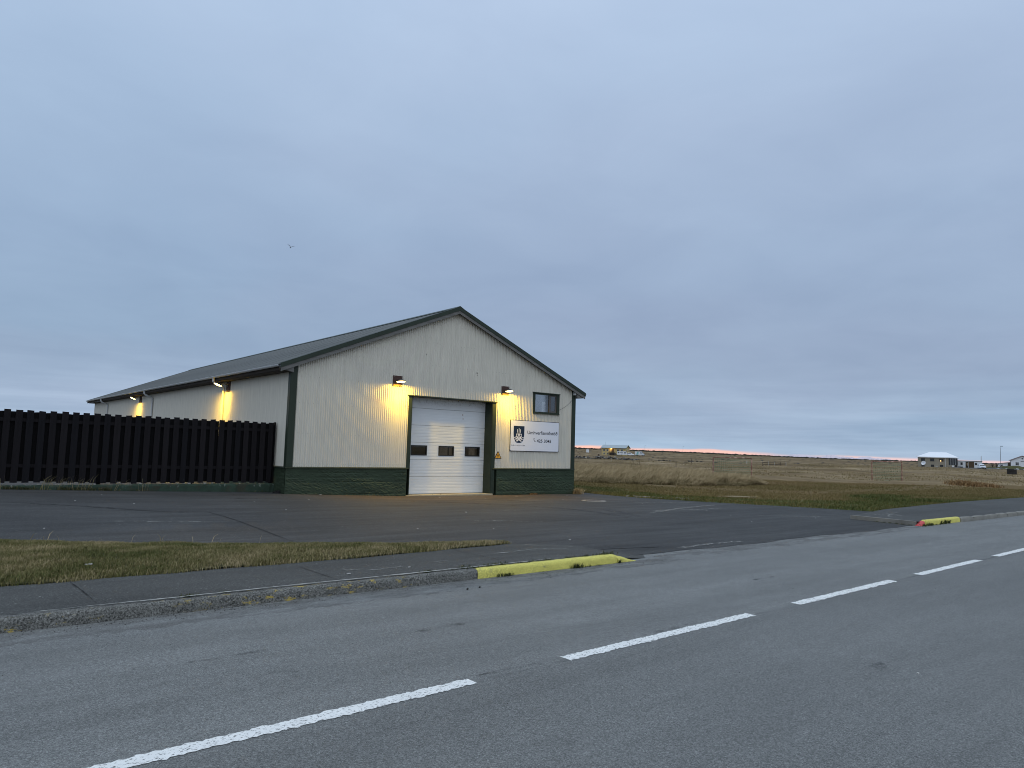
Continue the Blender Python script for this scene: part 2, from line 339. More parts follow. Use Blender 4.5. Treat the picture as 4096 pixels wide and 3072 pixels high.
# ------------------------------------------------------------------ the lie of the land
def zy(x, y):
    """height of the yard, which rises a little towards the fence"""
    h = np.interp(x, [-14, -7.2, -3.6, 0, 4.3, 8.2, 12.2, 15], [.40, .25, .145, .06, -.085, -.12, -.145, -.15])
    return h*smooth((np.asarray(y, float)+9.)/9.4)
def zt(x, y):
    x = np.asarray(x, float); y = np.asarray(y, float)
    dx, dy = x-CAM[0], y-CAM[1]; r = np.hypot(dx, dy); az = np.degrees(np.arctan2(dx, dy))
    L = np.interp(r, [0, 40, 63, 140, 190, 280, 440, 600, 900, 1100, 3000, 12000], [0, -.25, -.5, -.98, -1.15, -1.75, -1.2, -.7, 2.3, 1.6, -25, -130])
    R = np.interp(r, [0, 40, 63, 80, 150, 290, 330, 600, 900, 1100, 3000, 12000], [0, -.2, -.30, -.42, -.30, -.66, -.85, -.75, -.35, -1.2, -25, -130])
    L = L + np.where(r > 500, np.interp(az, [30, 44, 50, 57, 66], [1.4, 1.1, .2, -.5, -1.0])*smooth((r-500)/400)*smooth((1600-r)/500), 0)
    w = smooth((az-52)/14)
    far = L*(1-w)+R*w
    k = smooth((r-26)/16)
    # low humps and hollows
    hump = (.10*np.sin(x*.31+y*.17)+.08*np.sin(x*.13-y*.37+1.3)+.05*np.sin(x*.71+y*.53))*smooth((r-40)/40)
    return zy(x, y)*(1-k)+far*k+hump
def Z(x, y): return float(zt(x, y))

def meadow_mat():
    def f(N, c, p, b):
        sp = N.new('ShaderNodeSeparateXYZ', {0: p}).outputs
        q = N.vec(p, (1, 1, 1), (0, 0, math.radians(30)))          # x' runs away over the field
        band = N.noise(N.vec(q, (.10, .016, 0)), 1., 6, .62, .6)
        fine = N.noise(N.vec(q, (.9, .22, 0)), 1., 6, .7)
        c = N.ramp(band, [(.30, (.085, .062, .026)), (.44, (.150, .104, .050)), (.54, (.205, .150, .080)), (.66, (.30, .23, .135))])
        c = N.mix(N.range(N.noise(N.vec(q, (.05, .02, 0)), 1., 4, .6), .56, .68, 0, .6), c, (.12, .085, .05))
        return scale_by(N, c, N.range(fine, .3, .7, .72, 1.28))
    return mat('meadow_ground', (.2, .17, .11), .95, .1, .05, 1., custom=f)
M['meadow'] = meadow_mat()
def build_meadow():
    rs = np.concatenate([np.linspace(3, 60, 50), np.geomspace(62, 300, 60), np.linspace(306, 1000, 90), np.geomspace(1040, 12000, 26)])
    az = np.radians(np.concatenate([np.arange(-180, 36, 6.), np.arange(36, 82, .5), np.arange(84, 181, 6.)]))
    R, A = np.meshgrid(rs, az, indexing='ij'); X = CAM[0]+R*np.sin(A); Y = CAM[1]+R*np.cos(A)
    Zz = zt(X, Y) - .16*(1-smooth((R-36)/8)) - .05
    n, m = R.shape; idx = np.arange(n*m).reshape(n, m)
    F = np.stack([idx[:-1, :-1], idx[:-1, 1:], idx[1:, 1:], idx[1:, :-1]], -1).reshape(-1, 4)[:, ::-1]
    me = fast_mesh('meadow', np.stack([X, Y, Zz], -1).reshape(-1, 3), F, M['meadow'])
    me.polygons.foreach_set('use_smooth', [True]*len(me.polygons))
    tag(link('meadow', me), kind='structure')
build_meadow()

# lawn edge: where the yard and the pavement stop
EDGE = np.array([(15.9, 40), (14.6, 15), (13.9, 3), (13.25, 0), (12.95, -2.2), (12.85, -4.2), (12.95, -6), (13.4, -7.7), (14.3, -9.7), (15.0, -11.3), (18, -11.0), (22, -10.72), (31, -10.62), (80, -10.6)])
def edge_x(y): return np.interp(y, EDGE[9::-1, 1], EDGE[9::-1, 0])
def resample(P, step):
    P = np.asarray(P, float); d = np.concatenate([[0], np.cumsum(np.hypot(*np.diff(P, axis=0).T))]); t = np.arange(0, d[-1], step)
    return np.stack([np.interp(t, d, P[:, 0]), np.interp(t, d, P[:, 1])], -1)
LD = np.array([.80, .60])
def build_lawn():
    E = resample(EDGE, .35); E = E + RNG.normal(0, .035, E.shape)
    ss = np.concatenate([np.linspace(0, 6, 16), np.linspace(7, 24, 14)])
    P = E[None]+ss[:, None, None]*LD; X, Y = P[..., 0], P[..., 1]; S = np.broadcast_to(ss[:, None], X.shape)
    Zz = zt(X, Y)+.035*smooth(S/.3)-.01 + .02*np.sin(X*2.1+Y)*smooth(S/2) - .20*smooth((S-16)/8)
    n, m = X.shape; idx = np.arange(n*m).reshape(n, m); F = np.stack([idx[:-1, :-1], idx[:-1, 1:], idx[1:, 1:], idx[1:, :-1]], -1).reshape(-1, 4)
    def f(N, c, p, b):
        s = N.new('ShaderNodeAttribute', attribute_name='span').outputs['Fac']
        q = N.vec(p, (1, 1, 1), (0, 0, math.radians(-37)))
        n1 = N.noise(N.vec(q, (.35, .14, 0)), 1., 5, .62, .5)
        s = N.math('ADD', s, N.math('MULTIPLY', N.math('SUBTRACT', n1, .5), 13.))
        c = N.ramp(N.range(s, -3, 17), [(0, (.13, .112, .045)), (.16, (.075, .090, .026)), (.27, (.070, .088, .024)), (.38, (.112, .095, .034)), (.5, (.140, .100, .040)), (1, (.150, .104, .046))])
        c = N.mix(N.range(N.noise(q, .55, 4, .6), .58, .70, 0, .6), c, (.20, .17, .10))
        return scale_by(N, c, N.range(N.noise(N.vec(q, (1.6, .7, 1)), 2.2, 6, .7), .3, .7, .70, 1.3))
    me = fast_mesh('lawn', np.stack([X, Y, Zz], -1).reshape(-1, 3), F, mat('lawn_ground', (.1, .1, .04), .95, .1, .05, 1, custom=f), {'span': S.ravel()})
    if me.polygons[0].normal.z < 0: me.flip_normals()
    me.polygons.foreach_set('use_smooth', [True]*len(me.polygons)); tag(link('lawn', me), kind='structure')
build_lawn()

# ------------------------------------------------------------------ road, yard, pavements, kerbs
ROAD = tag(MB().grid([[(x, y, 0.) for x in np.linspace(-90, 200, 59)] for y in np.linspace(-20.6, -13.3, 6)], False).build('road', M['road']), kind='structure')
def strip(name, pts, w, zf, m, parent, rag=.0, taper=True, step=.06):
    """a flat, ragged band lying 4 mm above what it marks"""
    P = resample(pts, step); t = np.gradient(P, axis=0); t /= np.hypot(t[:, 0], t[:, 1])[:, None]+1e-9; nrm = np.stack([-t[:, 1], t[:, 0]], -1)
    n = len(P); u = np.linspace(0, 1, n); k = np.minimum(1, np.minimum(u, 1-u)*6) if taper else np.ones(n)
    a = P+nrm*(w/2*k+RNG.normal(0, rag, n))[:, None]; b = P-nrm*(w/2*k+RNG.normal(0, rag, n))[:, None]
    V = np.concatenate([np.c_[a, [zf(x, y) for x, y in a]], np.c_[b, [zf(x, y) for x, y in b]]])
    F = [(i+n, i+n+1, i+1, i) for i in range(n-1)]
    me = fast_mesh(name, V, F, m)
    if me.polygons[0].normal.z < 0: me.flip_normals()
    return link(name, me, parent)
def cy(x): return -17.32+.028*(x+7)
for x0, x1 in ((-8.17, -5.37), (-4.42, -1.62), (-.68, 2.06), (2.95, 5.66), (6.56, 9.3), (10.2, 12.95), (13.9, 16.6), (17.5, 20.2), (-12, -9.1), (-15.8, -13)):
    strip('lane_dash', [(x0, cy(x0)), (x1, cy(x1))], .125, lambda x, y: .004, M['paint'], ROAD, .007, False, .022)
for pts, w in (([(-6.56, -16.30), (-6.2, -16.38)], .05), ([(-5.3, -17.2), (-4.5, -17.24)], .04), ([(-2.45, -17.42), (-2.3, -17.42)], .05), ([(-1.85, -17.72), (-1.7, -17.73)], .06), ([(2.05, -14.29), (2.3, -14.30)], .09),
               ([(-7.0, -15.75), (-6.2, -15.72)], .05), ([(-5.2, -15.9), (-4.3, -15.85)], .05), ([(.2, -16.0), (.8, -16.0)], .06), ([(-3.3, -17.1), (-2.4, -17.08)], .05), ([(-2.55, -18.85), (-2.25, -18.8)], .12)):
    strip('road_stain', pts, w, lambda x, y: .004, M['damp'], ROAD, .012)
strip('road_dust', [(-14, -14.35), (-4, -14.33), (1, -14.2)], .42, lambda x, y: .004, M['dust'], ROAD, .03, False)
strip('road_dust', [(.4, -13.95), (5, -13.95), (11.3, -13.9)], .5, lambda x, y: .007, M['dust'], ROAD, .05)
def build_yard():
    ys = np.concatenate([[-13.72], np.arange(-13.4, 1.2, .35), np.arange(1.5, 41, 2.5)]); us = np.concatenate([np.linspace(0, .5, 12), np.linspace(.52, 1, 70)])
    P = np.zeros((len(ys), len(us), 3))
    for i, y in enumerate(ys):
        xe = edge_x(y)+.15 if y > -11.5 else np.interp(y, [-13.72, -12.0, -11.5], [11.4, 11.5, 15])
        xs = -34+(xe+34)*us; P[i, :, 0] = xs; P[i, :, 1] = y + (.05*np.sin(xs*1.3)+.03*np.sin(xs*4.1) if i == 0 else 0); P[i, :, 2] = zy(xs, y)+.006
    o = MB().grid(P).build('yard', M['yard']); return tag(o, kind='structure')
YARD = build_yard()
zyd = lambda x, y: float(zy(x, y))+.011
for pts, w in (([(4.2, -3.7), (4.91, -4.5), (5.32, -5.18), (5.6, -5.98), (5.84, -6.98), (5.71, -8.08), (5.64, -9.03), (5.72, -9.5)], .26), ([(5.81, -5.53), (5.74, -7.18), (5.48, -8.56), (5.29, -9.42)], .10), ([(6.12, -7.0), (6.66, -7.37), (6.26, -8.3), (5.8, -9.37)], .30),
               ([(2.5, -2.6), (4.0, -3.2), (5.2, -4.4)], .5), ([(-7.3, -2.6), (-6.0, -3.35), (-4.8, -4.3)], .16), ([(6.2, -2.5), (7.4, -4.1)], .25), ([(-2.2, -1.7), (-.6, -2.0)], .22)):
    strip('damp_streak', pts, w, zyd, M['damp'], YARD, .03)
for pts, w in (([(-4.56, -4.48), (-3.67, -4.93), (-3.58, -5.8), (-3.55, -6.67), (-3.6, -8.22), (-3.71, -9.9)], .022), ([(-7.31, -2.57), (-6.02, -3.41), (-4.76, -4.49), (-3.73, -5.12)], .03), ([(-.4, -13.2), (.6, -12.95), (2.0, -13.3)], .03)):
    strip('crack', pts, w, zyd, M['crackfill'], YARD, .004)
for pts, w in (([(6.91, -8.54), (9.37, -7.74), (12.23, -7.19)], .16), ([(7.5, -8.0), (9.6, -8.3), (11, -8.2)], .08), ([(9.5, -10.2), (11.5, -11.5)], .10), ([(10, -5), (12.4, -6.2)], .12), ([(-6, -5.9), (-3.9, -6.6)], .05), ([(1, -8), (2.6, -9.1)], .05), ([(3, -5.8), (4.1, -6.6)], .06),
               ([(1.6, -13.5), (3, -13.4), (4, -13.5)], .12)):
    strip('scuff_mark', pts, w, zyd, M['scuff'], YARD, .02)
def zp(x, y): return .125*(1-float(smooth((np.asarray(x)+1.3)/2.0)))-.004
def build_pavement():
    xs = np.concatenate([np.linspace(-50, -10, 9), np.arange(-9.5, .95, .25)]); P = []
    for t in np.linspace(0, 1, 7):
        row = []
        for x in xs:
            yb = np.interp(x, [-50, -3.6, -1.1, .95], [-12.52, -12.5, -12.33, -12.2])
            row.append((x, -13.93+(yb+13.93)*t, zp(x, 0)+(.004 if 0 < t < 1 else 0)))
        P.append(row)
    o = MB().grid(P).build('pavement', M['pave']); return tag(o, kind='structure')
PAVE = build_pavement()
zpv = lambda x, y: max(zp(x, y), float(zy(x, y)))+.011
for pts in ([(-7.3, -12.6), (-7.26, -13.17), (-7.24, -13.92)], [(-4.86, -12.6), (-4.84, -13.3), (-4.82, -13.92)], [(-2.3, -12.5), (-2.25, -13.9)]):
    strip('joint', pts, .009, zpv, M['crackfill'], PAVE, .003)
for pts, w in (([(-2.05, -13.15), (-1.43, -13.07), (-.95, -13.02)], .05), ([(-.95, -12.98), (-.66, -13.02), (-.21, -12.83), (-.1, -12.82)], .06), ([(.0, -12.1), (.17, -12.2), (.12, -12.7)], .03), ([(-.21, -12.84), (.06, -13.3), (.0, -13.7)], .025), ([(-4.3, -13.5), (-3.7, -13.45)], .04), ([(-4.6, -13.3), (-4.2, -13.4)], .03), ([(-.9, -12.5), (-.5, -12.6)], .05), ([(-3.2, -13.35), (-2.9, -13.3)], .04)):
    strip('scuff_mark', pts, w, zpv, M['scuff'], PAVE, .01)
strip('slurry_line', [(-7.75, -13.99), (-7.2, -13.97), (-6.66, -13.98), (-5.64, -13.95), (-4.08, -13.96), (-3.0, -13.95), (-1.2, -13.93)], .03, lambda x, y: zp(x, y)+.0185, M['slurry'], PAVE, .006)
def build_verge():
    xs = np.concatenate([np.linspace(-34, -9, 12), np.arange(-8.6, -.94, .12)]); P = []
    for t in np.linspace(0, 1, 14):
        row = []
        for x in xs:
            f = np.interp(x, [-50, -3.6, -1.1, .95], [-12.52, -12.5, -12.33, -12.2])+.03*math.sin(x*5.3)
            bk = np.interp(x, [-34, -7.63, -6.1, -4.48, -2.78, -.93], [5 if False else -7.2, -7.97, -9.06, -9.97, -10.97, -12.12])+.03*math.sin(x*7.7)
            zz = (zp(x, 0)+.004)*(1-t)+(float(zy(x, bk))+.012)*t+.05*math.sin(PI*t)+.012*math.sin(x*3+t*9)
            row.append((x, f+(max(bk, f+.02)-f)*t, zz))
        P.append(row)
    o = MB().grid(P).build('grass_verge', M['soil']); tag(o, kind='structure'); return np.array(P)
VERGE = build_verge()

KERB_PROF = [(-.005, -.06), (-.004, .070), (.004, .098), (.020, .117), (.045, .124), (.115, .124), (.13, .06)]
def kerb_piece(x0, x1, m, name='kerb_stone', y=-14.06, parent=None, nose0=0., nose1=0., step=.05, rough=.0025, rnd=0., hs=1.):
    n = max(4, int((x1-x0)/step)); P = []
    for i in range(n+1):
        x = x0+(x1-x0)*i/n; row = []
        d0, d1 = x-x0, x1-x; h = hs
        if nose1: h *= float(.10+.90*smooth(d1/nose1))
        if nose0: h *= float(.10+.90*smooth(d0/nose0))
        e = min(d0, d1); ins = rnd*(1-min(1, e/.03))**2 if rnd else 0
        for yy, zz in KERB_PROF:
            j = RNG.normal(0, rough, 2); z = (zz*h if zz > 0 else zz)-(ins if zz > .09 else 0)
            row.append((x, y+yy+j[0]+ins*(1 if yy < .02 else 0), z+(j[1] if zz > 0 else 0)))
        P.append(row)
    b = MB().grid(np.array(P)[:, ::-1]); k = len(KERB_PROF)
    b.add([tuple(q) for q in P[0]], [tuple(range(k))]); b.add([tuple(q) for q in P[-1]], [tuple(range(k-1, -1, -1))])
    return b.build(name, m, parent)
KERB = tag(thing('kerb', None, None), kind='structure')
kerb_piece(-50, -13, M['kerb'], parent=KERB, step=1.)
kerb_piece(-12.995, -2.965, M['kerb'], parent=KERB, rnd=.006)
tag(kerb_piece(-2.955, -.33, M['kerb_y'], parent=KERB, rnd=.01, rough=.0016), 'yellow painted kerb length beside the yard entrance')
tag(kerb_piece(-.315, .10, M['kerb_y'], parent=KERB, rnd=.01, nose1=.42, hs=.80, rough=.0016), 'yellow painted tapering kerb nose')
KERB2 = tag(thing('kerb', None, None), kind='structure')
tag(kerb_piece(11.28, 11.62, M['kerb_r'], y=-13.84, parent=KERB2, nose0=.3, rnd=.02, rough=.003), 'red painted kerb nose')
tag(kerb_piece(11.63, 14.0, M['kerb_y'], y=-13.84, parent=KERB2, rnd=.04, rough=.0018, hs=1.12), 'yellow painted kerb length')
kx = 14.02
while kx < 60:
    w = .92+.1*random.random(); kerb_piece(kx, kx+w, M['kerb_far'], y=-13.86+random.uniform(-.012, .012), parent=KERB2, rnd=.025, rough=.005, step=.2); kx += w+.012
def build_pavement_right():
    bk = lambda x: np.interp(x, [11.4, 15.1, 22, 31, 80], [-12.0, -11.28, -10.7, -10.58, -10.55]); P = []
    xs = np.concatenate([np.arange(11.42, 20, .5), np.linspace(20, 80, 20)])
    for t in np.linspace(0, 1, 6): P.append([(x+(.0 if t else .0), -13.75+(bk(x)+13.75)*t, .105-.01*t) for x in xs])
    o = MB().grid(P).build('pavement', M['pave']); tag(o, kind='structure')
    b = MB(); b.prism([(11.30, -13.72), (11.42, -13.70), (11.52, -12.0), (11.42, -11.98)], -.03, .112, 'z'); b.build('edge_stone', M['kerb_far'], o)
    for _ in range(7):
        x = random.uniform(11.6, 13.4); y = random.uniform(-12.9, -12.1); strip('scuff_mark', [(x, y), (x+random.uniform(.5, 1.2), y+random.uniform(-.1, .25))], .05, lambda a, c: .111, M['scuff'], o, .008)
build_pavement_right()

# ------------------------------------------------------------------ the warehouse
W, L, ZB = 12.267, 34.83, .885
RIDGE_X, EAVE_Z, SLOPE, OG, OV = 6.134, 4.055, .4143, .433, .225
def roof_z(x): return EAVE_Z+SLOPE*(min(x, W-x)+OG)
WH = thing('warehouse', 'long cream corrugated warehouse with grey gabled roof and green concrete base', 'warehouse')
D0, D1, DZ, DY = 4.24, 8.10, 3.42, .41
WX0, WX1, WZ0, WZ1 = 9.957, 11.367, 3.102, 3.916
PITCH, AMP = .076, .0135
def wave(u): return AMP*math.cos(2*PI*u/PITCH)
def clad_front():
    x = .165; i = 0
    while x < 12.09:
        x1 = min(x+.76+.036, 12.10); off = .0028 if i % 2 else 0.; b = MB()
        cuts = sorted({x, x1} | {c for c in (D0, D1, WX0, WX1, RIDGE_X) if x < c < x1})
        for c0, c1 in zip(cuts, cuts[1:]):
            mid = (c0+c1)/2
            lo = [(ZB+.015, None)]
            if D0 < mid < D1: lo = [(DZ, None)]
            if WX0 < mid < WX1: lo = [(ZB+.015, WZ0), (WZ1, None)]
            n = max(2, int(round((c1-c0)/PITCH*8))); us = [c0+(c1-c0)*k/n for k in range(n+1)]
            for z0, z1 in lo:
                b.grid([[(u, -.012-wave(u)-off, z0) for u in us], [(u, -.012-wave(u)-off, z1 if z1 else roof_z(u)-.10) for u in us]])
        b.build('cladding_sheet', M['clad'], WH); x += .76; i += 1
    nb = MB()
    for z in (1.0, 1.95, 2.9, 3.75, 4.55, 5.35, 6.05):
        for k in range(int(12/PITCH)):
            if k % 2 and z > 1.2: continue
            u = k*PITCH+PITCH*2
            if not .2 < u < 12.05 or roof_z(u)-.2 < z or (D0-.05 < u < D1+.05 and z < DZ+.05) or (WX0-.1 < u < WX1+.1 and WZ0-.1 < z < WZ1+.1): continue
            zz = z+random.uniform(-.012, .012); s = .0065
            nb.add([(u-s, -.024, zz-s), (u+s, -.024, zz-s), (u+s, -.024, zz+s), (u-s, -.024, zz+s), (u, -.032, zz)], [(0, 1, 4), (1, 2, 4), (2, 3, 4), (3, 0, 4)])
    tag(nb.build('nail_heads', M['nail'], WH), kind='stuff')
clad_front()
def clad_sides():
    b = MB(); n = int(round(.912/PITCH*6))
    us = [.912*k/n for k in range(n+1)]
    b.grid([[(-.012-wave(u), u, ZB+.015) for u in us][::-1], [(-.012-wave(u), u, 3.90) for u in us][::-1]])
    me = b.mesh('cladding_sheet', M['clad']); y = .12; i = 0
    while y < L-.2:
        link('cladding_sheet', me, WH, (0, y, 0))
        link('cladding_sheet', me, WH, (W, y+.912, 0), (0, 0, PI)); y += .912; i += 1
    bk = MB(); bk.add([(0, L, 0), (W, L, 0), (W, L, 3.9), (RIDGE_X, L, roof_z(RIDGE_X)-.1), (0, L, 3.9)], [(0, 4, 3, 2, 1)]); bk.build('back_wall', M['clad'], WH)
clad_sides()
def roof():
    ex, rx = -OG, RIDGE_X; ln = math.hypot(rx-ex, SLOPE*(rx-ex)); t = Vector((rx-ex, 0, SLOPE*(rx-ex))).normalized(); nn = Vector((-t.z, 0, t.x))
    n = int(round(.95/.0864*5)); ys = [.95*k/n for k in range(n+1)]
    P = [[tuple(Vector((ex, y, EAVE_Z))+t*(ln*s)+nn*(.012*math.cos(2*PI*y/.0864)-.012)) for y in ys] for s in (-.012, 1.)]
    me = MB().grid(P).mesh('roof_sheet', M['roof'])
    P2 = [[(W-q[0], q[1], q[2]) for q in r[::-1]] for r in P]; me2 = MB().grid(P2).mesh('roof_sheet', M['roof'])
    y = -OV+.03; i = 0
    while y < L+.2:
        for m in (me, me2): link('roof_sheet', m, WH, (0, y, .003*(i % 2)))
        y += .864; i += 1
    y1 = L+OV
    def rk(x, d): return (x, roof_z(x)+d)
    for side in (0, 1):
        q = (lambda p: p) if not side else (lambda p: [(W-a, b) for a, b in p][::-1])
        xe, xr = -OG-.01, RIDGE_X
        MB().prism(q([rk(xe, .022), rk(xr, .022), rk(xr, -.115), rk(xe, -.115)]), -OV-.006, -OV+.03).build('barge_flashing', M['green'], WH)
        MB().prism(q([rk(xe+.02, -.113), rk(xr, -.113), rk(xr, -.235), rk(xe+.02, -.235)]), -OV+.012, -OV+.045).build('barge_board', M['greywood'], WH)
        MB().prism(q([rk(xe, .030), rk(xr, .030), rk(xr, .010), rk(xe, .010)]), -OV, -OV+.19).build('verge_flashing', M['green'], WH)
        MB().prism(q([rk(xe, .02), rk(xr, .02), rk(xr, -.2), rk(xe, -.2)]), y1-.02, y1+.012).build('barge_board', M['green'], WH)
        MB().prism(q([rk(0, -.135), rk(xr, -.135), rk(xr, -.165), rk(0, -.165)]), -OV+.045, -.001).build('soffit', M['soffit'], WH)
        # boxed eaves: fascia, soffit boards, end piece
        def X(a, b): return (a, b) if not side else (W-b, W-a)
        MB().box(*X(-.405, -.375), -OV+.05, y1-.03, 3.875, 4.03).build('fascia_board', M['soffit'], WH)
        nsb = 6
        for k in range(nsb): MB().box(*X(-.374, -.002), -OV+.05+(L+.3)*k/nsb+.004, -OV+.05+(L+.3)*(k+1)/nsb-.004, 3.855, 3.874).build('soffit', M['soffit'], WH)
        MB().prism(q([(-.42, 3.985), (-.40, 3.90), (-.002, 3.83), (-.002, 4.10), (-.02, 4.11)]), -OV+.047, -.03).build('eave_end_box', M['greywood'], WH)
    b = MB(); b.prism([(RIDGE_X-.2, roof_z(RIDGE_X-.2)+.03), (RIDGE_X, roof_z(RIDGE_X)+.05), (RIDGE_X+.2, roof_z(RIDGE_X-.2)+.03), (RIDGE_X+.2, roof_z(RIDGE_X-.2)+.012), (RIDGE_X, roof_z(RIDGE_X)+.032), (RIDGE_X-.2, roof_z(RIDGE_X-.2)+.012)], -OV-.004, y1+.01)
    b.build('ridge_cap', M['green'], WH)
    # gutters and downpipes on the fence side
    prof = [(.065*math.cos(a), .065*math.sin(a)) for a in np.linspace(PI, 2*PI, 9)]; prof = prof+[(a*.9, b*.9) for a, b in prof[::-1]]
    g = MB().prism([(-.475+a, 4.035+b) for a, b in prof], -OV+.04, y1).build('gutter', M['pvc'], WH)
    hb = MB()
    for y in np.arange(.4, L, 1.1): hb.prism([(-.475+a*1.12, 4.033+b*1.12) for a, b in prof], y-.012, y+.012)
    hb.build('gutter_brackets', M['pvc'], g)['kind'] = 'stuff'
    MB().prism([(-.475+a, 4.035+b) for a, b in [(.066*math.cos(a), .066*math.sin(a)) for a in np.linspace(PI, 2*PI, 9)]], y1, y1+.01).build('stop_end', M['soffit'], g)
    for y in (6.42, 17.78, 29.68):
        MB().tube([(-.475, y, 4.0), (-.475, y, 3.86), (-.44, y, 3.80), (-.12, y+.02, 3.68), (-.075, y+.03, 3.62), (-.07, y+.03, 3.5), (-.07, y+.03, .1)], .043, 10).build('downpipe', M['pvc'], WH)
roof()
def base():
    rng = np.random.default_rng(3)
    def rough_wall(x0, x1, y, z0, z1, nx, nz, axis=0):
        P = []
        for z in np.linspace(z1, z0, nz):
            row = []
            for u in np.linspace(x0, x1, nx):
                form = .010*(((z*7.2) % 1) > .12)-.005                # shutter-board courses
                d = form+.010*math.sin(u*2.3+z*5)+rng.normal(0, .004)+.02*(1-(z-z0)/(z1-z0))
                if u in (x0, x1): d = .01
                row.append((u, y-d, z) if axis == 0 else (y-d, u, z))
            P.append(row if axis == 0 else row[::-1])
        return P
    for x0, x1 in ((-.035, 4.27), (8.205, W+.035)):
        b = MB(); b.grid(np.array(rough_wall(x0, x1, -.035, -.35, ZB-.03, int((x1-x0)*16), 34))[:, ::-1] if False else rough_wall(x0, x1, -.035, -.35, ZB-.03, int((x1-x0)*16), 34), False)
        b.box(x0+.006, x1-.006, -.036, .30, -.35, ZB-.032); b.build('plinth', M['plinth'], WH)
    b = MB(); b.grid(rough_wall(-.03, 9, -.035, -.35, ZB-.03, 100, 24, 1), False); b.box(-.036, .25, .31, L, -.35, ZB-.032); b.build('plinth', M['plinth'], WH)
    MB().box(W-.25, W+.036, .31, L, -.35, ZB-.032).build('plinth', M['plinth'], WH)
    for x0, x1 in ((-.06, 4.33), (8.0, W+.06)): MB().prism([(-.075, ZB-.035), (-.075, ZB-.012), (.0, ZB+.02), (.0, ZB-.03)], x0, x1, 'x').build('drip_flashing', M['greenw'], WH)
    MB().prism([(-.075, ZB-.035), (-.075, ZB-.012), (0, ZB+.02), (0, ZB-.03)], .0, L, 'y').build('drip_flashing', M['greenw'], WH)
    # corner trims: two leaves each
    for x in (0, W):
        s = 1 if x == 0 else -1; a = (-.034, .182) if s > 0 else (-.182, .034)
        b = MB(); b.box(x+a[0], x+a[1], -.040, -.030, ZB+.01, roof_z(0)-.12); c = (-.040, -.0305) if s > 0 else (.0305, .040)
        b.box(x+c[0], x+c[1], -.040, .13, ZB+.01, 3.855); b.build('corner_trim', M['green'], WH)
base()
def door():
    # reveal, jamb trims, lintel flashing
    MB().box(D0, D0+.125, -.042, -.026, ZB-.01, DZ-.005).build('jamb_trim', M['green'], WH)
    MB().box(D1-.165, D1, -.042, -.026, -.06, DZ-.005).build('jamb_trim', M['green'], WH)
    MB().box(D0+.125, D0+.150, -.034, DY+.05, -.2, DZ-.03).build('door_jamb', M['greenw'], WH)
    MB().box(D1-.19, D1-.165, -.034, DY+.05, -.2, DZ-.03).build('door_jamb', M['greenw'], WH)
    MB().prism([(-.075, DZ-.028), (-.075, DZ-.012), (-.02, DZ+.012), (DY, DZ-.01), (DY, DZ-.03)], D0-.03, D1+.03, 'x').build('lintel_flashing', M['greenw'], WH)
    MB().box(D0+.02, D1-.1, -.12, DY+.1, -.24, -.055).build('door_sill', M['sill'], WH)
    dr = bpy.data.objects.new('sectional_door', None); COL.objects.link(dr); dr.parent = WH
    x0, x1, zb, zt_ = D0+.15, D1-.19, -.05, 3.39; h = (zt_-zb)/5.62
    for k in range(6):
        z0, z1 = zb+h*k, min(zb+h*(k+1), zt_); P = []; zs = []
        nr = 6; z = z0+.004
        prof = [(z0+.003, .012)]
        for r in range(nr):
            a = z0+h*r/nr; e = z0+h*(r+1)/nr
            prof += [(a+.010, 0.), (e-.012, 0.), (e-.006, .005 if k != 4 and k != 5 else .0018), (e-.001, .005 if k != 4 and k != 5 else .0018)]
        prof[-1] = (z0+h-.003, .012)
        prof = [(a, d) for a, d in prof if a <= z1+.02]
        wins = [(4.665, 5.337), (5.836, 6.517), (7.017, 7.701)] if k == 2 or k == 3 else []
        wz0, wz1 = 1.32, 1.682
        b = MB(); segs = [(x0, x1)]
        def rows(xa, xb, lo=-9, hi=9):
            pr = [(a, d) for a, d in prof if lo < a < hi]
            if lo > -9: pr = [(lo, 0)]+pr
            if hi < 9: pr = pr+[(hi, 0)]
            if len(pr) > 1: b.grid([[(xa, DY+d, a), (xb, DY+d, a)] for a, d in pr], False)
        inside = [w for w in wins] if z0 < wz0 < z1 or z0 < wz1 < z1 else []
        xs = [x0]+[c for w in inside for c in w]+[x1]
        for i in range(len(xs)-1):
            if inside and i % 2 == 1:
                if z0 < wz0: rows(xs[i], xs[i+1], -9, wz0)
                if z1 > wz1: rows(xs[i], xs[i+1], wz1, 9)
            else: rows(xs[i], xs[i+1])
        b.box(x0, x1, DY+.013, DY+.045, z0+.004, z1-.004) if not inside else None
        b.build('door_panel', M['door_top'] if k == 5 else M['door'], dr)
    for xa, xb in ((4.665, 5.337), (5.836, 6.517), (7.017, 7.701)):
        z0, z1, f = 1.32, 1.682, .038; b = MB()
        for q in ((xa, xb, z0, z0+f), (xa, xb, z1-f, z1), (xa, xa+f, z0+f, z1-f), (xb-f, xb, z0+f, z1-f)): b.box(q[0], q[1], DY-.014, DY+.04, q[2], q[3])
        b.build('window_frame', M['black'], dr); MB().box(xa+f, xb-f, DY+.008, DY+.014, z0+f, z1-f).build('pane', M['dglass'], dr)
    MB().box(x0, x1, DY-.012, DY+.04, zb-.03, zb+.004).build('bottom_seal', M['black'], dr)
    # a few rust marks and the floor and goods seen through the panes
    for x, z, w, hh in ((6.86, 2.86, .05, .055), (6.88, 2.72, .03, .10), (5.53, 1.12, .012, .16)):
        b = MB(); n = 9; b.add([(x+w/2*math.cos(2*PI*i/n)*random.uniform(.6, 1.2), DY-.0025, z+hh/2*math.sin(2*PI*i/n)*random.uniform(.6, 1.2)) for i in range(n)], [tuple(range(n))]); b.build('rust_mark', M['rust'], dr)
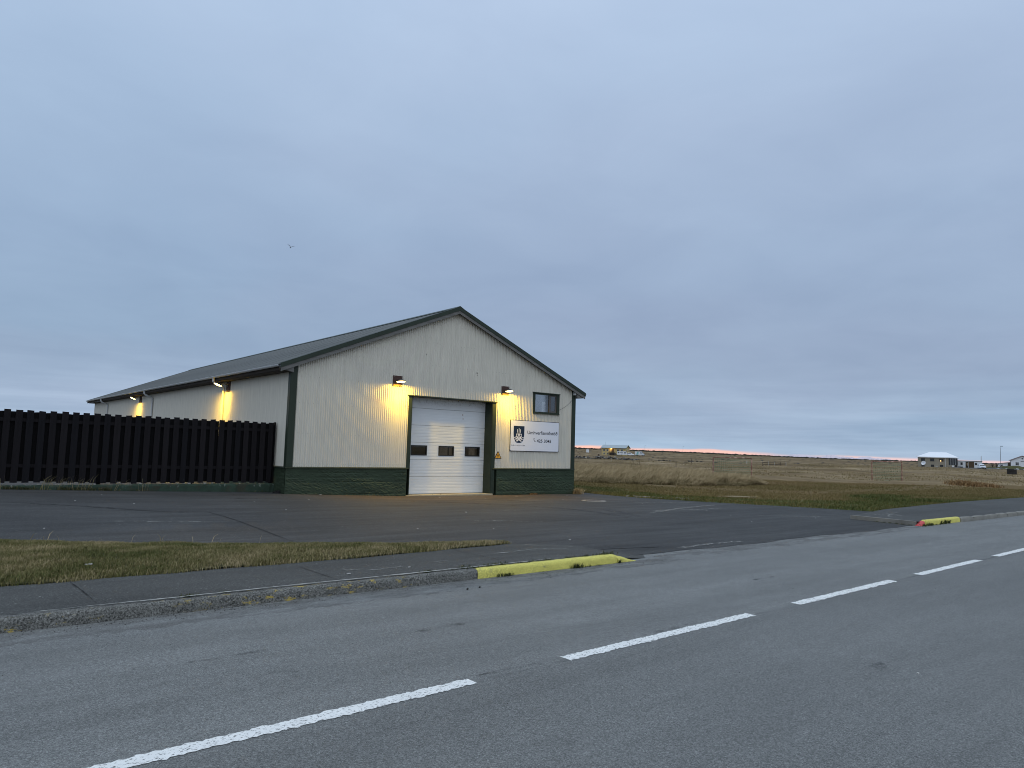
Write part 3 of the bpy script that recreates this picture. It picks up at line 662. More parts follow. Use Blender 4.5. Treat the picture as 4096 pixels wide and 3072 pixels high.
    for xa, xb, y, za, zc, m in ((5.9, 6.7, .50, .2, 2.6, 'tan'), (7.25, 7.52, .48, .2, 2.3, 'tan'), (4.4, 8, 2.6, .1, 1.38, 'room'), (6.3, 6.34, .47, .2, 2.6, 'black')): MB().box(xa, xb, y, y+.05, za, zc).build('stored_board', M[m], WH)
    MB().box(.3, W-.3, 3.2, 3.3, 0, 3.8).build('inner_partition', M['room'], WH)
door()
def window():
    w = bpy.data.objects.new('window', None); COL.objects.link(w); w.parent = WH
    f = .105; b = MB()
    for q in ((WX0-.01, WX1+.01, WZ0-.01, WZ0+.06), (WX0-.01, WX1+.01, WZ1-.055, WZ1+.01), (WX0-.01, WX0+f, WZ0+.06, WZ1-.055), (WX1-.13, WX1+.01, WZ0+.06, WZ1-.055)): b.box(q[0], q[1], -.045, .05, q[2], q[3])
    b.build('frame', M['greenw'], w)
    MB().prism([(-.085, WZ1-.002), (-.085, WZ1+.012), (-.02, WZ1+.035), (-.02, WZ1+.002)], WX0-.03, WX1+.03, 'x').build('head_flashing', M['greenw'], w)
    MB().prism([(-.085, WZ0-.02), (-.085, WZ0-.008), (-.04, WZ0+.012), (-.04, WZ0-.02)], WX0-.02, WX1+.02, 'x').build('sill', M['greenw'], w)
    xa, xm, xb, za, zc = WX0+f, 10.83, WX1-.13, WZ0+.06, WZ1-.055
    MB().box(xm, xm+.05, -.02, .05, za, zc).build('mullion', M['sash'], w); s = MB()
    for q in ((xm+.05, xb, za, za+.05), (xm+.05, xb, zc-.05, zc), (xm+.05, xm+.095, za+.05, zc-.05), (xb-.05, xb, za+.05, zc-.05)): s.box(q[0], q[1], -.012, .03, q[2], q[3])
    s.build('sash', M['sash'], w)
    MB().box(xa, xm, .012, .016, za, zc).build('pane', M['glass'], w); MB().box(xm+.095, xb-.05, .012, .016, za+.05, zc-.05).build('pane', M['glass'], w)
    MB().box(xa, xb, .28, .30, za-.1, zc+.1).build('inner_board', M['room'], w)
    MB().box(10.475, 10.635, .022, .027, za+.005, 3.58).build('pane_bright_patch', M['brightpatch'], w)  # pale sheet added to give the pane its bright patch
window()
def cable():
    MB().tube([(11.36, -.05, 3.29), (11.55, -.04, 3.36), (11.8, -.04, 3.50), (12.0, -.045, 3.66), (12.13, -.06, 3.80)], .006, 6).build('cable', M['lamp'], WH)
    for x, z, w, hh in ((4.87, 4.92, .018, .02), (4.905, 4.905, .01, .02), (7.145, 4.44, .022, .05), (7.15, 4.36, .014, .04)):
        MB().tube([(x, -.026, z+hh/2), (x, -.026, z-hh/2)], [w, w*.5], 6).build('rust_hole', M['crackfill'], WH)
cable()
tag(MB().lathe([(0, .0), (.055, 0), (.062, .03), (.055, .10), (.03, .13), (0, .135)], (12.195, -.10, 3.955), 14).box(12.13, 12.26, -.06, -.03, 3.95, 4.10).build('bulkhead_light', M['pvc']), 'small unlit white bulkhead light under the eave at the right corner', 'light')

# ------------------------------------------------------------------ lamps on the walls
def wall_lamp(label, loc, rz, power, spread, board, tilt=8, off=.29):
    t = thing('wall_lamp', label, 'wall lamp', loc, rz, 'lit lamps on the warehouse walls')
    bx0, bx1, bz0, bz1 = board
    MB().box(bx0, bx1, -.052, -.022, bz0, bz1).build('mount_board', M['board'], t)
    bt = MB()
    for x in (bx0+.03, bx1-.03):
        for z in (bz0+.03, bz1-.03): bt.lathe([(.009, 0), (.009, -.006), (0, -.007)], (x, -.052, z), 8, 'y')
    bt.build('bolts', M['pvc'], t)['kind'] = 'stuff'
    b = MB(); b.box(-.05, .05, -.075, -.052, -.06, .05); b.tube([(0, -.07, .0), (0, -.16, .035), (0, .09-off, .03)], .016, 8); b.build('arm', M['lamp'], t)
    MB().tube([(-.1, -.06, -.04), (-.15, -.06, -.09), (-.165, -.05, -.2)], .007, 6).build('cable', M['black'], t)
    h = bpy.data.objects.new('lamp_head', MB().lathe([(0, .075), (.05, .070), (.09, .048), (.150, .018), (.165, .002), (.165, -.010), (.150, -.012)], n=28).mesh('lamp_head', M['lamp'])); COL.objects.link(h); h.parent = t; h.location = (0, -off, 0); h.rotation_euler = (-math.radians(tilt), 0, 0)
    MB().lathe([(.150, -.008), (.13, -.022), (.08, -.034), (0, -.038)], n=28).build('lens', M['lens'], h)
    l = bpy.data.lights.new('lamp_light', 'AREA'); l.shape = 'DISK'; l.size = .07; l.energy = power; l.color = (1., .61, .045); l.spread = math.radians(spread)
    o = bpy.data.objects.new('lamp_light', l); COL.objects.link(o); o.parent = h; o.location = (0, 0, -.043)
wall_lamp('lit lamp on a brown board above the left end of the white door', (3.744, 0, 3.84), 0, 100, 180, (-.17, .19, -.15, .21))
wall_lamp('lit lamp on a brown board between the white door and the window', (8.512, 0, 3.86), 0, 90, 180, (-.175, .185, -.14, .19))
wall_lamp('lit lamp under the side eave, the nearer one to the gable', (0, 6.0, 3.72), -PI/2, 115, 180, (-.2, .2, -.24, .135), 22, .42)
wall_lamp('lit lamp under the side eave, the farther one from the gable', (0, 20.65, 3.72), -PI/2, 115, 180, (-.25, .25, -.22, .135), 22, .42)

# ------------------------------------------------------------------ signs
def text_mesh(name, s, box, m, parent, y=0., spacing=1., weight=0.):
    """lettering filled into box = (x0, x1, z0, z1) on a wall that faces -y; z0 is the baseline, z1 the cap height"""
    cu = bpy.data.curves.new('lettering', 'FONT'); cu.body = s; cu.space_character = spacing; cu.offset = weight; cu.resolution_u = 4
    o = bpy.data.objects.new('lettering', cu); COL.objects.link(o); bpy.context.view_layer.update()
    me = bpy.data.meshes.new_from_object(o.evaluated_get(bpy.context.evaluated_depsgraph_get())); bpy.data.objects.remove(o)
    n = len(me.vertices); V = np.zeros(n*3, np.float32); me.vertices.foreach_get('co', V); V = V.reshape(-1, 3)
    x0, x1, z0, z1 = box; X = x0+(V[:, 0]-V[:, 0].min())/(V[:, 0].max()-V[:, 0].min())*(x1-x0)
    cap = .727
    Zz = z0+V[:, 1]/cap*(z1-z0); me.vertices.foreach_set('co', np.stack([X, np.full(n, y), Zz], -1).astype(np.float32).ravel()); me.materials.clear(); me.materials.append(m); me.update()
    return link(name, me, parent)
def stroke(b, pts, w, y):
    """a flat line on a wall that faces -y"""
    P = np.array(pts, float); t = np.gradient(P, axis=0); t /= np.hypot(t[:, 0], t[:, 1])[:, None]; nn = np.stack([-t[:, 1], t[:, 0]], -1)*w/2
    b.grid([[(q[0], y, q[1]) for q in P-nn], [(q[0], y, q[1]) for q in P+nn]], False)
def sign_board():
    t = thing('sign_board', 'white sign board with navy shield emblem and telephone number on the gable', 'sign', (8.81, 0, 1.563))
    w, h = 2.565, 1.213
    MB().box(0, w, -.058, -.024, 0, h).build('border', M['navy'], t)
    r = .03; P = [(c[0]+r*math.cos(a), c[1]+r*math.sin(a)) for c, a0 in (((w-.02-r, h-.02-r), 0), ((.02+r, h-.02-r), PI/2), ((.02+r, .02+r), PI), ((w-.02-r, .02+r), 1.5*PI)) for a in np.linspace(a0, a0+PI/2, 5)]
    MB().prism(P, -.066, -.057).build('face', M['signface'], t)
    sx0, sx1, sz1, sz0 = .158, .700, .985, .325; cx = (sx0+sx1)/2; sw = (sx1-sx0)/2; sh = sz1-sz0
    side = [(sw*math.cos(a*.5*PI)**.62 if a < 1 else 0, sz1-sh*.44-sh*.56*math.sin(a*.5*PI)**1.15) for a in np.linspace(0, 1, 14)]
    out = [(cx-sw, sz1)]+[(cx-a, z) for a, z in side]+[(cx+a, z) for a, z in side[-2::-1]]+[(cx+sw, sz1)]
    MB().prism(out, -.0685, -.066).build('shield', M['navy'], t)
    b = MB(); y = -.0700; lw = .026
    stroke(b, [(cx, sz1-.09), (cx, sz1-.20), (cx, sz1-.315)], lw, y); stroke(b, [(cx-.075, sz1-.125), (cx-.075, sz1-.26)], lw, y); stroke(b, [(cx+.075, sz1-.125), (cx+.075, sz1-.26)], lw, y)
    b.build('emblem_line', M['white'], t)
    b = MB(); y = -.0703
    stroke(b, [(cx-.13, sz1-.315), (cx+.13, sz1-.315)], lw, y)
    def arc(p0, p1, p2, n=10): return [tuple((1-s)**2*np.array(p0)+2*s*(1-s)*np.array(p1)+s*s*np.array(p2)) for s in np.linspace(0, 1, n)]
    for i, s in enumerate((-1, 1)):
        y = -.0706-.0003*i
        stroke(b, arc((cx+s*.125, sz1-.315), (cx+s*.115, sz1-.48), (cx-s*.10, sz1-.60)), lw, y)           # the long wing crossing to the far side
        stroke(b, arc((cx+s*.05, sz1-.315), (cx+s*.02, sz1-.44), (cx-s*.16, sz1-.54)), lw*.85, y-.0001)
        stroke(b, arc((cx-s*.01, sz1-.33), (cx-s*.05, sz1-.42), (cx-s*.12, sz1-.47)), lw*.7, y-.0002)
        stroke(b, arc((cx+s*.252, sz1-.455), (cx+s*.17, sz1-.455), (cx+s*.10, sz1-.40)), lw, y-.0003)
        stroke(b, arc((cx+s*.215, sz1-.525), (cx+s*.13, sz1-.50), (cx+s*.05, sz1-.44)), lw, y-.0004)
        stroke(b, arc((cx+s*.145, sz1-.60), (cx+s*.06, sz1-.55), (cx-s*.02, sz1-.46)), lw, y-.0005)
    b.build('emblem_net', M['white'], t)
    text_mesh('lettering', 'Umhverfismiðstöð', (.865, 2.47, .685, .825), M['ink'], t, -.0672, 1., .012)
    text_mesh('lettering', '425 3045', (1.36, 2.135, .372, .495), M['ink'], t, -.0672, 1., .022)
    text_mesh('lettering', 'SUÐURNESJABÆR', (.045, .755, .205, .252), M['ink'], t, -.0672, 1.45, .004)
    b = MB(); b.grid([[(1.205+q[0]*.85, -.0672, .40+q[1]) for q in arc((.0, .125), (-.045, .05), (.075, -.015), 9)], [(1.205+q[0]*.85, -.0672, .40+q[1]) for q in arc((.028, .118), (.0, .06), (.072, .02), 9)]], False)
    for px, pz in ((1.215, .517), (1.272, .402)): b.add([(px+.024*math.cos(a), -.0674, pz+.017*math.sin(a)) for a in np.linspace(0, 2*PI, 10)[:-1]], [tuple(range(9))])
    b.build('telephone_symbol', M['ink'], t)
sign_board()
def warning_sign():
    t = thing('warning_sign', 'small amber warning triangle on the cladding right of the white door', 'sign', (8.258, 0, 1.264))
    MB().prism([(-.165, 0), (.165, 0), (.165, .012), (.006, .283), (-.006, .283), (-.165, .012)], -.034, -.024).build('border', M['black'], t)
    MB().prism([(-.128, .022), (.128, .022), (0, .238)], -.037, -.034).build('face', M['warn'], t)
    b = MB(); stroke(b, [(-.03, .145), (.0, .150), (.03, .142)], .018, -.0375); stroke(b, [(-.035, .118), (.04, .118)], .014, -.0375); stroke(b, [(-.04, .095), (.045, .095)], .022, -.0378); stroke(b, [(-.06, .055), (.06, .055)], .008, -.0375); b.build('symbol', M['ink'], t)
warning_sign()

# ------------------------------------------------------------------ the dark plank fence
def plank_fence():
    y0 = .86; t = thing('plank_fence', 'tall black-brown fence of overlapping upright planks left of the warehouse', 'fence', (0, y0, 0))
    def vb(w, th, z0, z1, wob=.004):
        b = MB(); j = lambda: random.uniform(-wob, wob)
        v = [(x+j(), y+j()*.4, z+(j() if z == z1 else 0)) for z in (z0, z1) for y in (0, th) for x in (-w/2, w/2)]
        return b.add(v, [(0, 2, 3, 1), (4, 5, 7, 6), (0, 1, 5, 4), (1, 3, 7, 5), (3, 2, 6, 7), (2, 0, 4, 6)])
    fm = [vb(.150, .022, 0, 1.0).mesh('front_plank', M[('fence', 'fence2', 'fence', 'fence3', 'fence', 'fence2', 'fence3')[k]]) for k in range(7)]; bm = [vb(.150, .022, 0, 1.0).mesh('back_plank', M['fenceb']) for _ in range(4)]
    p = .25506; n = 52
    for i in range(n):
        x = -.3-p*i+.075; zt_ = 2.266-.0037*(x-.075)*1.; zb = .375+(.0 if x > -4 else .012*(-x-4))+random.uniform(-.012, .012)
        o = link('front_plank', random.choice(fm), t, (x, -.022+random.uniform(-.003, .003), zb), (random.uniform(-.006, .006), random.uniform(-.006, .006), 0)); o.scale = (random.uniform(.96, 1.04), 1, zt_+random.uniform(-.010, .008)-zb)
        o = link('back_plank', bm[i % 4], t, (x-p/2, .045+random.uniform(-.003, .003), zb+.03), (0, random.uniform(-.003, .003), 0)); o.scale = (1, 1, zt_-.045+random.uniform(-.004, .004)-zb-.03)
    for z in (.78, 1.97):
        x = -.12
        while x > -13.3:
            o = MB().box(max(x-3.1, -13.4), x-.006, .0005, .044, z-.0037*x, z+.088-.0037*x).build('rail', M['fence'], t); x -= 3.1
    for x in [-.115-2.4*k for k in range(6)]: MB().box(x-.05, x+.05, .068, .165, .1, 2.2).build('post', M['fenceb'], t)
    MB().box(-.105, -.085, -.03, .13, .36, 2.275).build('end_board', M['fenceb'], t); MB().box(-.178, -.155, -.006, .04, .37, 2.25).build('end_board', M['fence'], t)
    P = []
    rng = np.random.default_rng(9)
    for z, d in ((.0, -.04), (.30, -.03), (.345, 0.), (.345, .2)): P.append([(x, -.06+d+rng.normal(0, .006), z+float(np.interp(x, [-13, -5, 0], [.0, .0, 0]))+(rng.normal(0, .008) if z > .1 else 0)) for x in np.linspace(-13.5, -.04, 160)])
    MB().grid(P, False).build('concrete_base', M['wallbase'], t)
    # rubbish and rubble lodged under the planks
    b = MB()
    for _ in range(26):
        x = random.uniform(-7.3, -.3); s = random.uniform(.010, .035); b.cbox((x, .0+random.uniform(-.02, .1), .345+s*.5), (s*2.2, .05, s*1.2))
    tag(b.build('pale_rubble', M['ring'], t), kind='stuff')
plank_fence()
tag(MB().box(-.13, .13, -.07, .07, 0, .055).box(-.06, .1, -.05, .05, .055, .08).build('rubber_block', M['black'], None, (-.12, .28, Z(-.1, .2)+.01)), 'small black rubber block lying between the fence end and the green base', 'block')

# ------------------------------------------------------------------ manhole
def manhole():
    x, y = 9.45, -4.0; t = thing('manhole_cover', 'round worn manhole cover with pale ring set in the yard', 'manhole', (x, y, float(zy(x, y))+.010))
    MB().lathe([(.335, 0), (.43, .0), (.43, .008), (.335, .008)], n=40).build('ring', M['ring'], t)
    b = MB().lathe([(.33, -.004), (.33, .006), (.0, .006)], n=36)
    for i in range(-4, 5):
        for j in range(-4, 5):
            if math.hypot(i, j) < 4.2: b.cbox((i*.066, j*.066, .008), (.04, .04, .006))
    b.build('lid', M['iron'], t)
manhole()

# ------------------------------------------------------------------ grass
def polar(r, az): return np.stack([CAM[0]+r*np.sin(np.radians(az)), CAM[1]+r*np.cos(np.radians(az))], -1)
def inside(P, poly):
    x, y = P[:, 0], P[:, 1]; c = np.zeros(len(P), bool); j = len(poly)-1
    for i in range(len(poly)):
        xi, yi = poly[i]; xj, yj = poly[j]
        c ^= ((yi > y) != (yj > y)) & (x < (xj-xi)*(y-yi)/(yj-yi+1e-12)+xi); j = i
    return c
def scatter(n, poly):
    poly = np.asarray(poly, float); a, b = poly.min(0), poly.max(0); out = np.zeros((0, 2))
    while len(out) < n: q = RNG.uniform(a, b, (n*2, 2)); out = np.concatenate([out, q[inside(q, poly)]])
    return out[:n]
def vnoise(P, f, seed=0):
    """smooth 2-D value noise, 0..1"""
    r = np.random.default_rng(seed).random((64, 64)); q = P*f; i = np.floor(q).astype(int); t = q-i; t = t*t*(3-2*t)
    g = lambda a, b: r[(i[:, 0]+a) % 64, (i[:, 1]+b) % 64]
    return (g(0, 0)*(1-t[:, 0])+g(1, 0)*t[:, 0])*(1-t[:, 1])+(g(0, 1)*(1-t[:, 0])+g(1, 1)*t[:, 0])*t[:, 1]
def blades(name, P, z, h, w, lean, wind, m, tint, parent=None, kind='stuff', label=None, cat=None):
    """one curved three-sided blade per point"""
    n = len(P); a = RNG.uniform(0, 2*PI, n); ln = RNG.normal(0, lean, (n, 2))+np.asarray(wind)
    side = np.stack([np.cos(a), np.sin(a)], -1)*(w/2)[:, None]
    b = np.c_[P, z]; V = np.zeros((n, 5, 3))
    V[:, 0, :2] = P-side; V[:, 1, :2] = P+side; V[:, 0, 2] = V[:, 1, 2] = z-.01
    mid = P+ln*(h*.35)[:, None]; V[:, 2, :2] = mid-side*.8; V[:, 3, :2] = mid+side*.8; V[:, 2, 2] = V[:, 3, 2] = z+h*.6
    V[:, 4, :2] = P+ln*h[:, None]; V[:, 4, 2] = z+h*np.clip(1-.25*np.hypot(*ln.T), .35, 1)
    k = np.arange(n)[:, None]*5
    F = np.concatenate([k+np.array([[0, 1, 3]]), k+np.array([[0, 3, 2]]), k+np.array([[2, 3, 4]])])
    t = np.repeat(np.clip(tint, 0, 1), 5).reshape(n, 5)+np.array([-.12, -.12, 0, 0, .12])
    o = link(name, fast_mesh(name, V.reshape(-1, 3), F, m, {'tint': np.clip(t, 0, 1).ravel()}), parent); tag(o, label, cat, None, kind); return o
def verge_grass():
    n = 120000; u = RNG.random(n); v = RNG.random(n); X0 = -10.2; xs = X0+(-.96-X0)*(1-np.sqrt(1-u*.98)) if False else RNG.uniform(X0, -.98, n)
    f = np.interp(xs, [-50, -3.6, -1.1, .95], [-12.52, -12.5, -12.33, -12.2])+.03*np.sin(xs*5.3); bk = np.interp(xs, [-34, -7.63, -6.1, -4.48, -2.78, -.93], [-7.2, -7.97, -9.06, -9.97, -10.97, -12.12])+.03*np.sin(xs*7.7)
    keep = RNG.random(n) < (bk-f)/4.6; xs, f, bk, v = xs[keep], f[keep], bk[keep], v[keep]; y = f+(bk-f)*(v*1.02-.01); P = np.stack([xs, y], -1); n = len(xs)
    zz = (np.array([zp(x, 0) for x in xs])+.004)*(1-v)+(zy(xs, bk)+.012)*v+.05*np.sin(PI*v)
    g = vnoise(P, 1.1, 1)*.55+vnoise(P, 4., 2)*.45; e = np.minimum(v*(bk-f), (1-v)*(bk-f))
    h = (.028+.050*g+.022*RNG.random(n))*(.55+.45*smooth(e/.15)); t = .10+.45*vnoise(P, .9, 5)+.6*(vnoise(P, 3.1, 6)-.4)+RNG.normal(0, .20, n)+.10*(1-smooth(e/.2))
    blades('grass', P, zz, h, np.full(n, .0085), .45, (.12, -.05), M['verge'], t)
    k = 13; P = np.stack([RNG.uniform(-8, -4.2, k), np.zeros(k)], -1); P[:, 1] = np.interp(P[:, 0], [-7.63, -6.1, -4.48], [-7.97, -9.06, -9.97])-.05
    blades('dry_grass_stems', P, zy(P[:, 0], P[:, 1])+.02, RNG.uniform(.10, .24, k), np.full(k, .008), .5, (.4, 0), M['straw'], np.full(k, .9))
verge_grass()
def edge_dist(P):
    """how far beyond the lawn edge, measured along the lawn's run"""
    p = np.array([-LD[1], LD[0]]); s = EDGE@p; o = np.argsort(s); return (P@LD)-np.interp(P@p, s[o], (EDGE@LD)[o])
def lawn_grass():
    E = resample(EDGE, .1); n = 75000
    E = E[(E[:, 1] < 6) & (E[:, 0] < 48)]
    i = RNG.integers(0, len(E), n); s = 13*RNG.random(n)**1.5-.05; P = E[i]+s[:, None]*LD+RNG.normal(0, .06, (n, 2))
    s = edge_dist(P); ok = s > .03; P, s = P[ok], s[ok]; n = len(P)
    z = zt(P[:, 0], P[:, 1])+.035*smooth(s/.3)-.01
    g = vnoise(P, .35, 11); t = np.interp(s+8*(g-.5)+3*(vnoise(P, 1.3, 14)-.5), [-3, .3, 2.2, 4.5, 7], [.55, .28, .08, .34, .70])+RNG.normal(0, .12, n)
    h = (.04+.05*vnoise(P, .8, 12)+.03*RNG.random(n))*np.interp(s, [0, .4], [.8, 1])
    blades('lawn_grass', P, z, h, np.full(n, .022), .4, (.15, -.1), M['lawn'], t)
    n = 60000; az = RNG.uniform(52, 76.5, n); P = polar(31+34*RNG.random(n)**.9, az); P = P[edge_dist(P) > 4.]; n = len(P)
    t = .72+.5*(vnoise(P, .12, 17)-.5)+.35*(vnoise(P, .5, 18)-.5)+RNG.normal(0, .12, n)
    blades('mown_grass', P, zt(P[:, 0], P[:, 1])-.02, RNG.uniform(.05, .13, n), np.full(n, .035), .45, (.2, -.12), M['lawn'], t)
    # a few lush humps in the lawn
    c = np.array([(25.8, -6.2), (24.6, -6.6), (27.2, -6.3), (22.5, -8.6), (24, -9.2)]); P = np.concatenate([q+RNG.normal(0, (.55, .35), (700, 2)) for q in c]); n = len(P)
    blades('lush_grass', P, zt(P[:, 0], P[:, 1])+.02, RNG.uniform(.10, .24, n), np.full(n, .03), .4, (.1, 0), M['lawn'], RNG.normal(.1, .1, n))
lawn_grass()
def tall_grass():
    n = 120000; az = RNG.uniform(42.8, 58.6, n); u = RNG.random(n)
    r0 = np.interp(az, [42.5, 44.5, 48.8, 53.2, 56.6, 58.6], [42.5, 43, 43.5, 45, 47.5, 51])+1.2*(vnoise(np.stack([az, az*0], -1), 1.3, 3)-.5)*2
    r1 = np.interp(az, [42.5, 50, 54, 57, 58.6], [112, 108, 84, 60, 53]); r = r0+(r1-r0)*u**1.7; P = polar(r, az)
    d = r-r0; g = vnoise(P, .45, 21)*.6+vnoise(P, 1.4, 22)*.4; keep = RNG.random(n) < .30+.9*g; P, d, g, az, r = P[keep], d[keep], g[keep], az[keep], r[keep]; n = len(P)
    h = (.34+.62*g)*np.interp(d, [0, 1.5, 5], [.45, .85, 1.])*np.interp(r1[keep]-r, [0, 6], [.4, 1])*RNG.uniform(.6, 1.2, n)*(.7+.6*vnoise(P, 1.1, 29))
    t = .50+.5*(vnoise(P, .22, 23)-.5)+.30*(g-.5)+RNG.normal(0, .25, n)+.5*(vnoise(P, 2.3, 27)-.5)+np.interp(d, [0, 2.0], [-.30, 0])
    blades('tall_dry_grass', P, zt(P[:, 0], P[:, 1])-.05, h, RNG.uniform(.02, .05, n), .30, (.42, -.36), M['straw'], t)
    # lower tussocks over the rest of the field
    n = 60000; az = RNG.uniform(43, 76.5, n); r = 50+230*RNG.random(n)**1.6; P = polar(r, az); g = vnoise(P, .09, 31)*.6+vnoise(P, .35, 32)*.4
    band = vnoise(np.stack([P@np.array([.87, .5]), (P@np.array([-.5, .87]))*.25], -1), .11, 33)
    keep = (g+.5*band > .74) & (r > np.interp(az, [43, 58, 60, 66, 76], [60, 62, 66, 66, 62])); P, g, r, band = P[keep], g[keep], r[keep], band[keep]; n = len(P)
    blades('tussock_grass', P, zt(P[:, 0], P[:, 1])-.06, RNG.uniform(.10, .26, n)*(.6+.6*g), RNG.uniform(.03, .07, n)*np.interp(r, [50, 200], [1, 2.2]), .35, (.3, -.25), M['straw'], .26+.6*(band-.5)+RNG.normal(0, .10, n))
tall_grass()
def dock_weeds():
    n = 2600; P = np.stack([RNG.normal(0, 1, n), RNG.normal(0, 1, n)], -1)
    a = polar(72., 72.15); b = polar(73., 71.2); k = RNG.random(n) < .68
    ax = np.array([math.cos(math.radians(71)), -math.sin(math.radians(71))]); rad = np.array([ax[1]*-1, ax[0]])
    Q = np.where(k[:, None], a+P[:, :1]*.62*ax+P[:, 1:]*.5*rad, b+P[:, :1]*.45*ax+P[:, 1:]*.5*rad)
    blades('rust_brown_weeds', Q, zt(Q[:, 0], Q[:, 1])-.05, RNG.uniform(.15, .5, n), RNG.uniform(.03, .07, n), .35, (.15, -.1), M['dock'], RNG.normal(.5, .25, n))
dock_weeds()
def tufts():
    P = []; H = []; Zz = []; T = []
    def tuft(x, y, z, n, r, h, t=.3):
        P.append(np.stack([RNG.normal(x, r, n), RNG.normal(y, r*.35, n)], -1)); H.append(RNG.uniform(.4, 1.1, n)*h); Zz.append(np.full(n, z)); T.append(RNG.normal(t, .15, n))
    for x in (-3.24, -3.05, -2.95, -2.73, -2.62, -2.5, -2.42, -2.1, -1.93, -1.75, -1.62, -1.2, -1.03, -.9, -.62, -.5, -.4): tuft(x, -13.925, .11, 42, random.uniform(.04, .11), random.uniform(.03, .075))
    for x in (-6.5, -6.44, -3.66, -3.60, -6.1): tuft(x, -13.93, .11, 36, .04, .05)
    for x, r, n, h in ((-2.55, .07, 70, .06), (-2.45, .05, 40, .05), (-1.22, .05, 60, .09), (-1.16, .03, 30, .10), (-1.0, .04, 26, .04), (-.75, .06, 30, .03), (-.30, .02, 40, .07), (-1.8, .15, 24, .025)): tuft(x, -14.085, -.005, n, r, h, .2)
    for x, r, n, h in ((11.4, .1, 60, .08), (11.75, .08, 70, .10), (11.95, .05, 40, .08), (12.6, .04, 40, .13), (12.85, .05, 50, .14), (13.1, .04, 50, .12), (12.2, .2, 40, .04)): tuft(x, -13.87, 0., n, r, h, .2)
    for x in np.arange(11.5, 12.2, .12): tuft(11.28-.0*x, -13.6+(x-11.5)*1.4, .0, 20, .05, .05, .3)
    Q = np.concatenate(P); blades('weed_tufts', Q, np.concatenate(Zz), np.concatenate(H), np.full(len(Q), .009), .45, (.05, 0), M['tuft'], np.concatenate(T))
    # rank grass along the foot of the fence and the building
    n = 1500; x = np.concatenate([RNG.uniform(-8.2, -4.6, n), RNG.uniform(-4.6, -.2, 320), RNG.uniform(.2, 12, 160)]); y = np.where(x < -.1, .78, -.09)+RNG.normal(0, .03, len(x)); Q = np.stack([x, y], -1)
    den = vnoise(Q, 1.6, 41); keep = den > .42; Q = Q[keep]; n = len(Q)
    blades('edge_grass', Q, zy(Q[:, 0], Q[:, 1]), RNG.uniform(.03, .11, n)*(1+.4*(Q[:, 0] < -4.6)), np.full(n, .012), .6, (.1, -.1), M['tuft'], RNG.normal(.55, .25, n))
    c = RNG.choice([-6.2, -6.08, -5.85, -5.6, -5.45, -5.3, -5.2, -7.1, -4.55, -4.4, -3.85], 64); Q = np.stack([c+RNG.normal(0, .06, 64), np.full(64, .76)], -1)
    blades('dry_grass_stems', Q, zy(Q[:, 0], Q[:, 1]), RNG.uniform(.25, .52, 64), np.full(64, .008), .35, (.18, -.05), M['verge'], RNG.normal(.7, .2, 64))
    n = 420; a = RNG.normal(0, .10, (n, 2)); Q = np.array([12.42, -.12])+a
    blades('grass_tuft', Q, zy(Q[:, 0], Q[:, 1]), RNG.uniform(.12, .34, n), np.full(n, .012), .7, (.15, -.05), M['straw'], RNG.normal(.5, .25, n), None, 'thing', 'shaggy tuft of dry grass at the right corner of the green warehouse base', 'grass tuft')
    Q = np.array([10.05, -.10])+RNG.normal(0, (.09, .03), (160, 2))
    blades('withered_weed', Q, zy(Q[:, 0], Q[:, 1]), RNG.uniform(.03, .10, 160), np.full(160, .014), .8, (0, 0), M['dock'], RNG.normal(.4, .2, 160), None, 'thing', 'small withered brown weed at the foot of the green base below the sign', 'weed')
tufts()
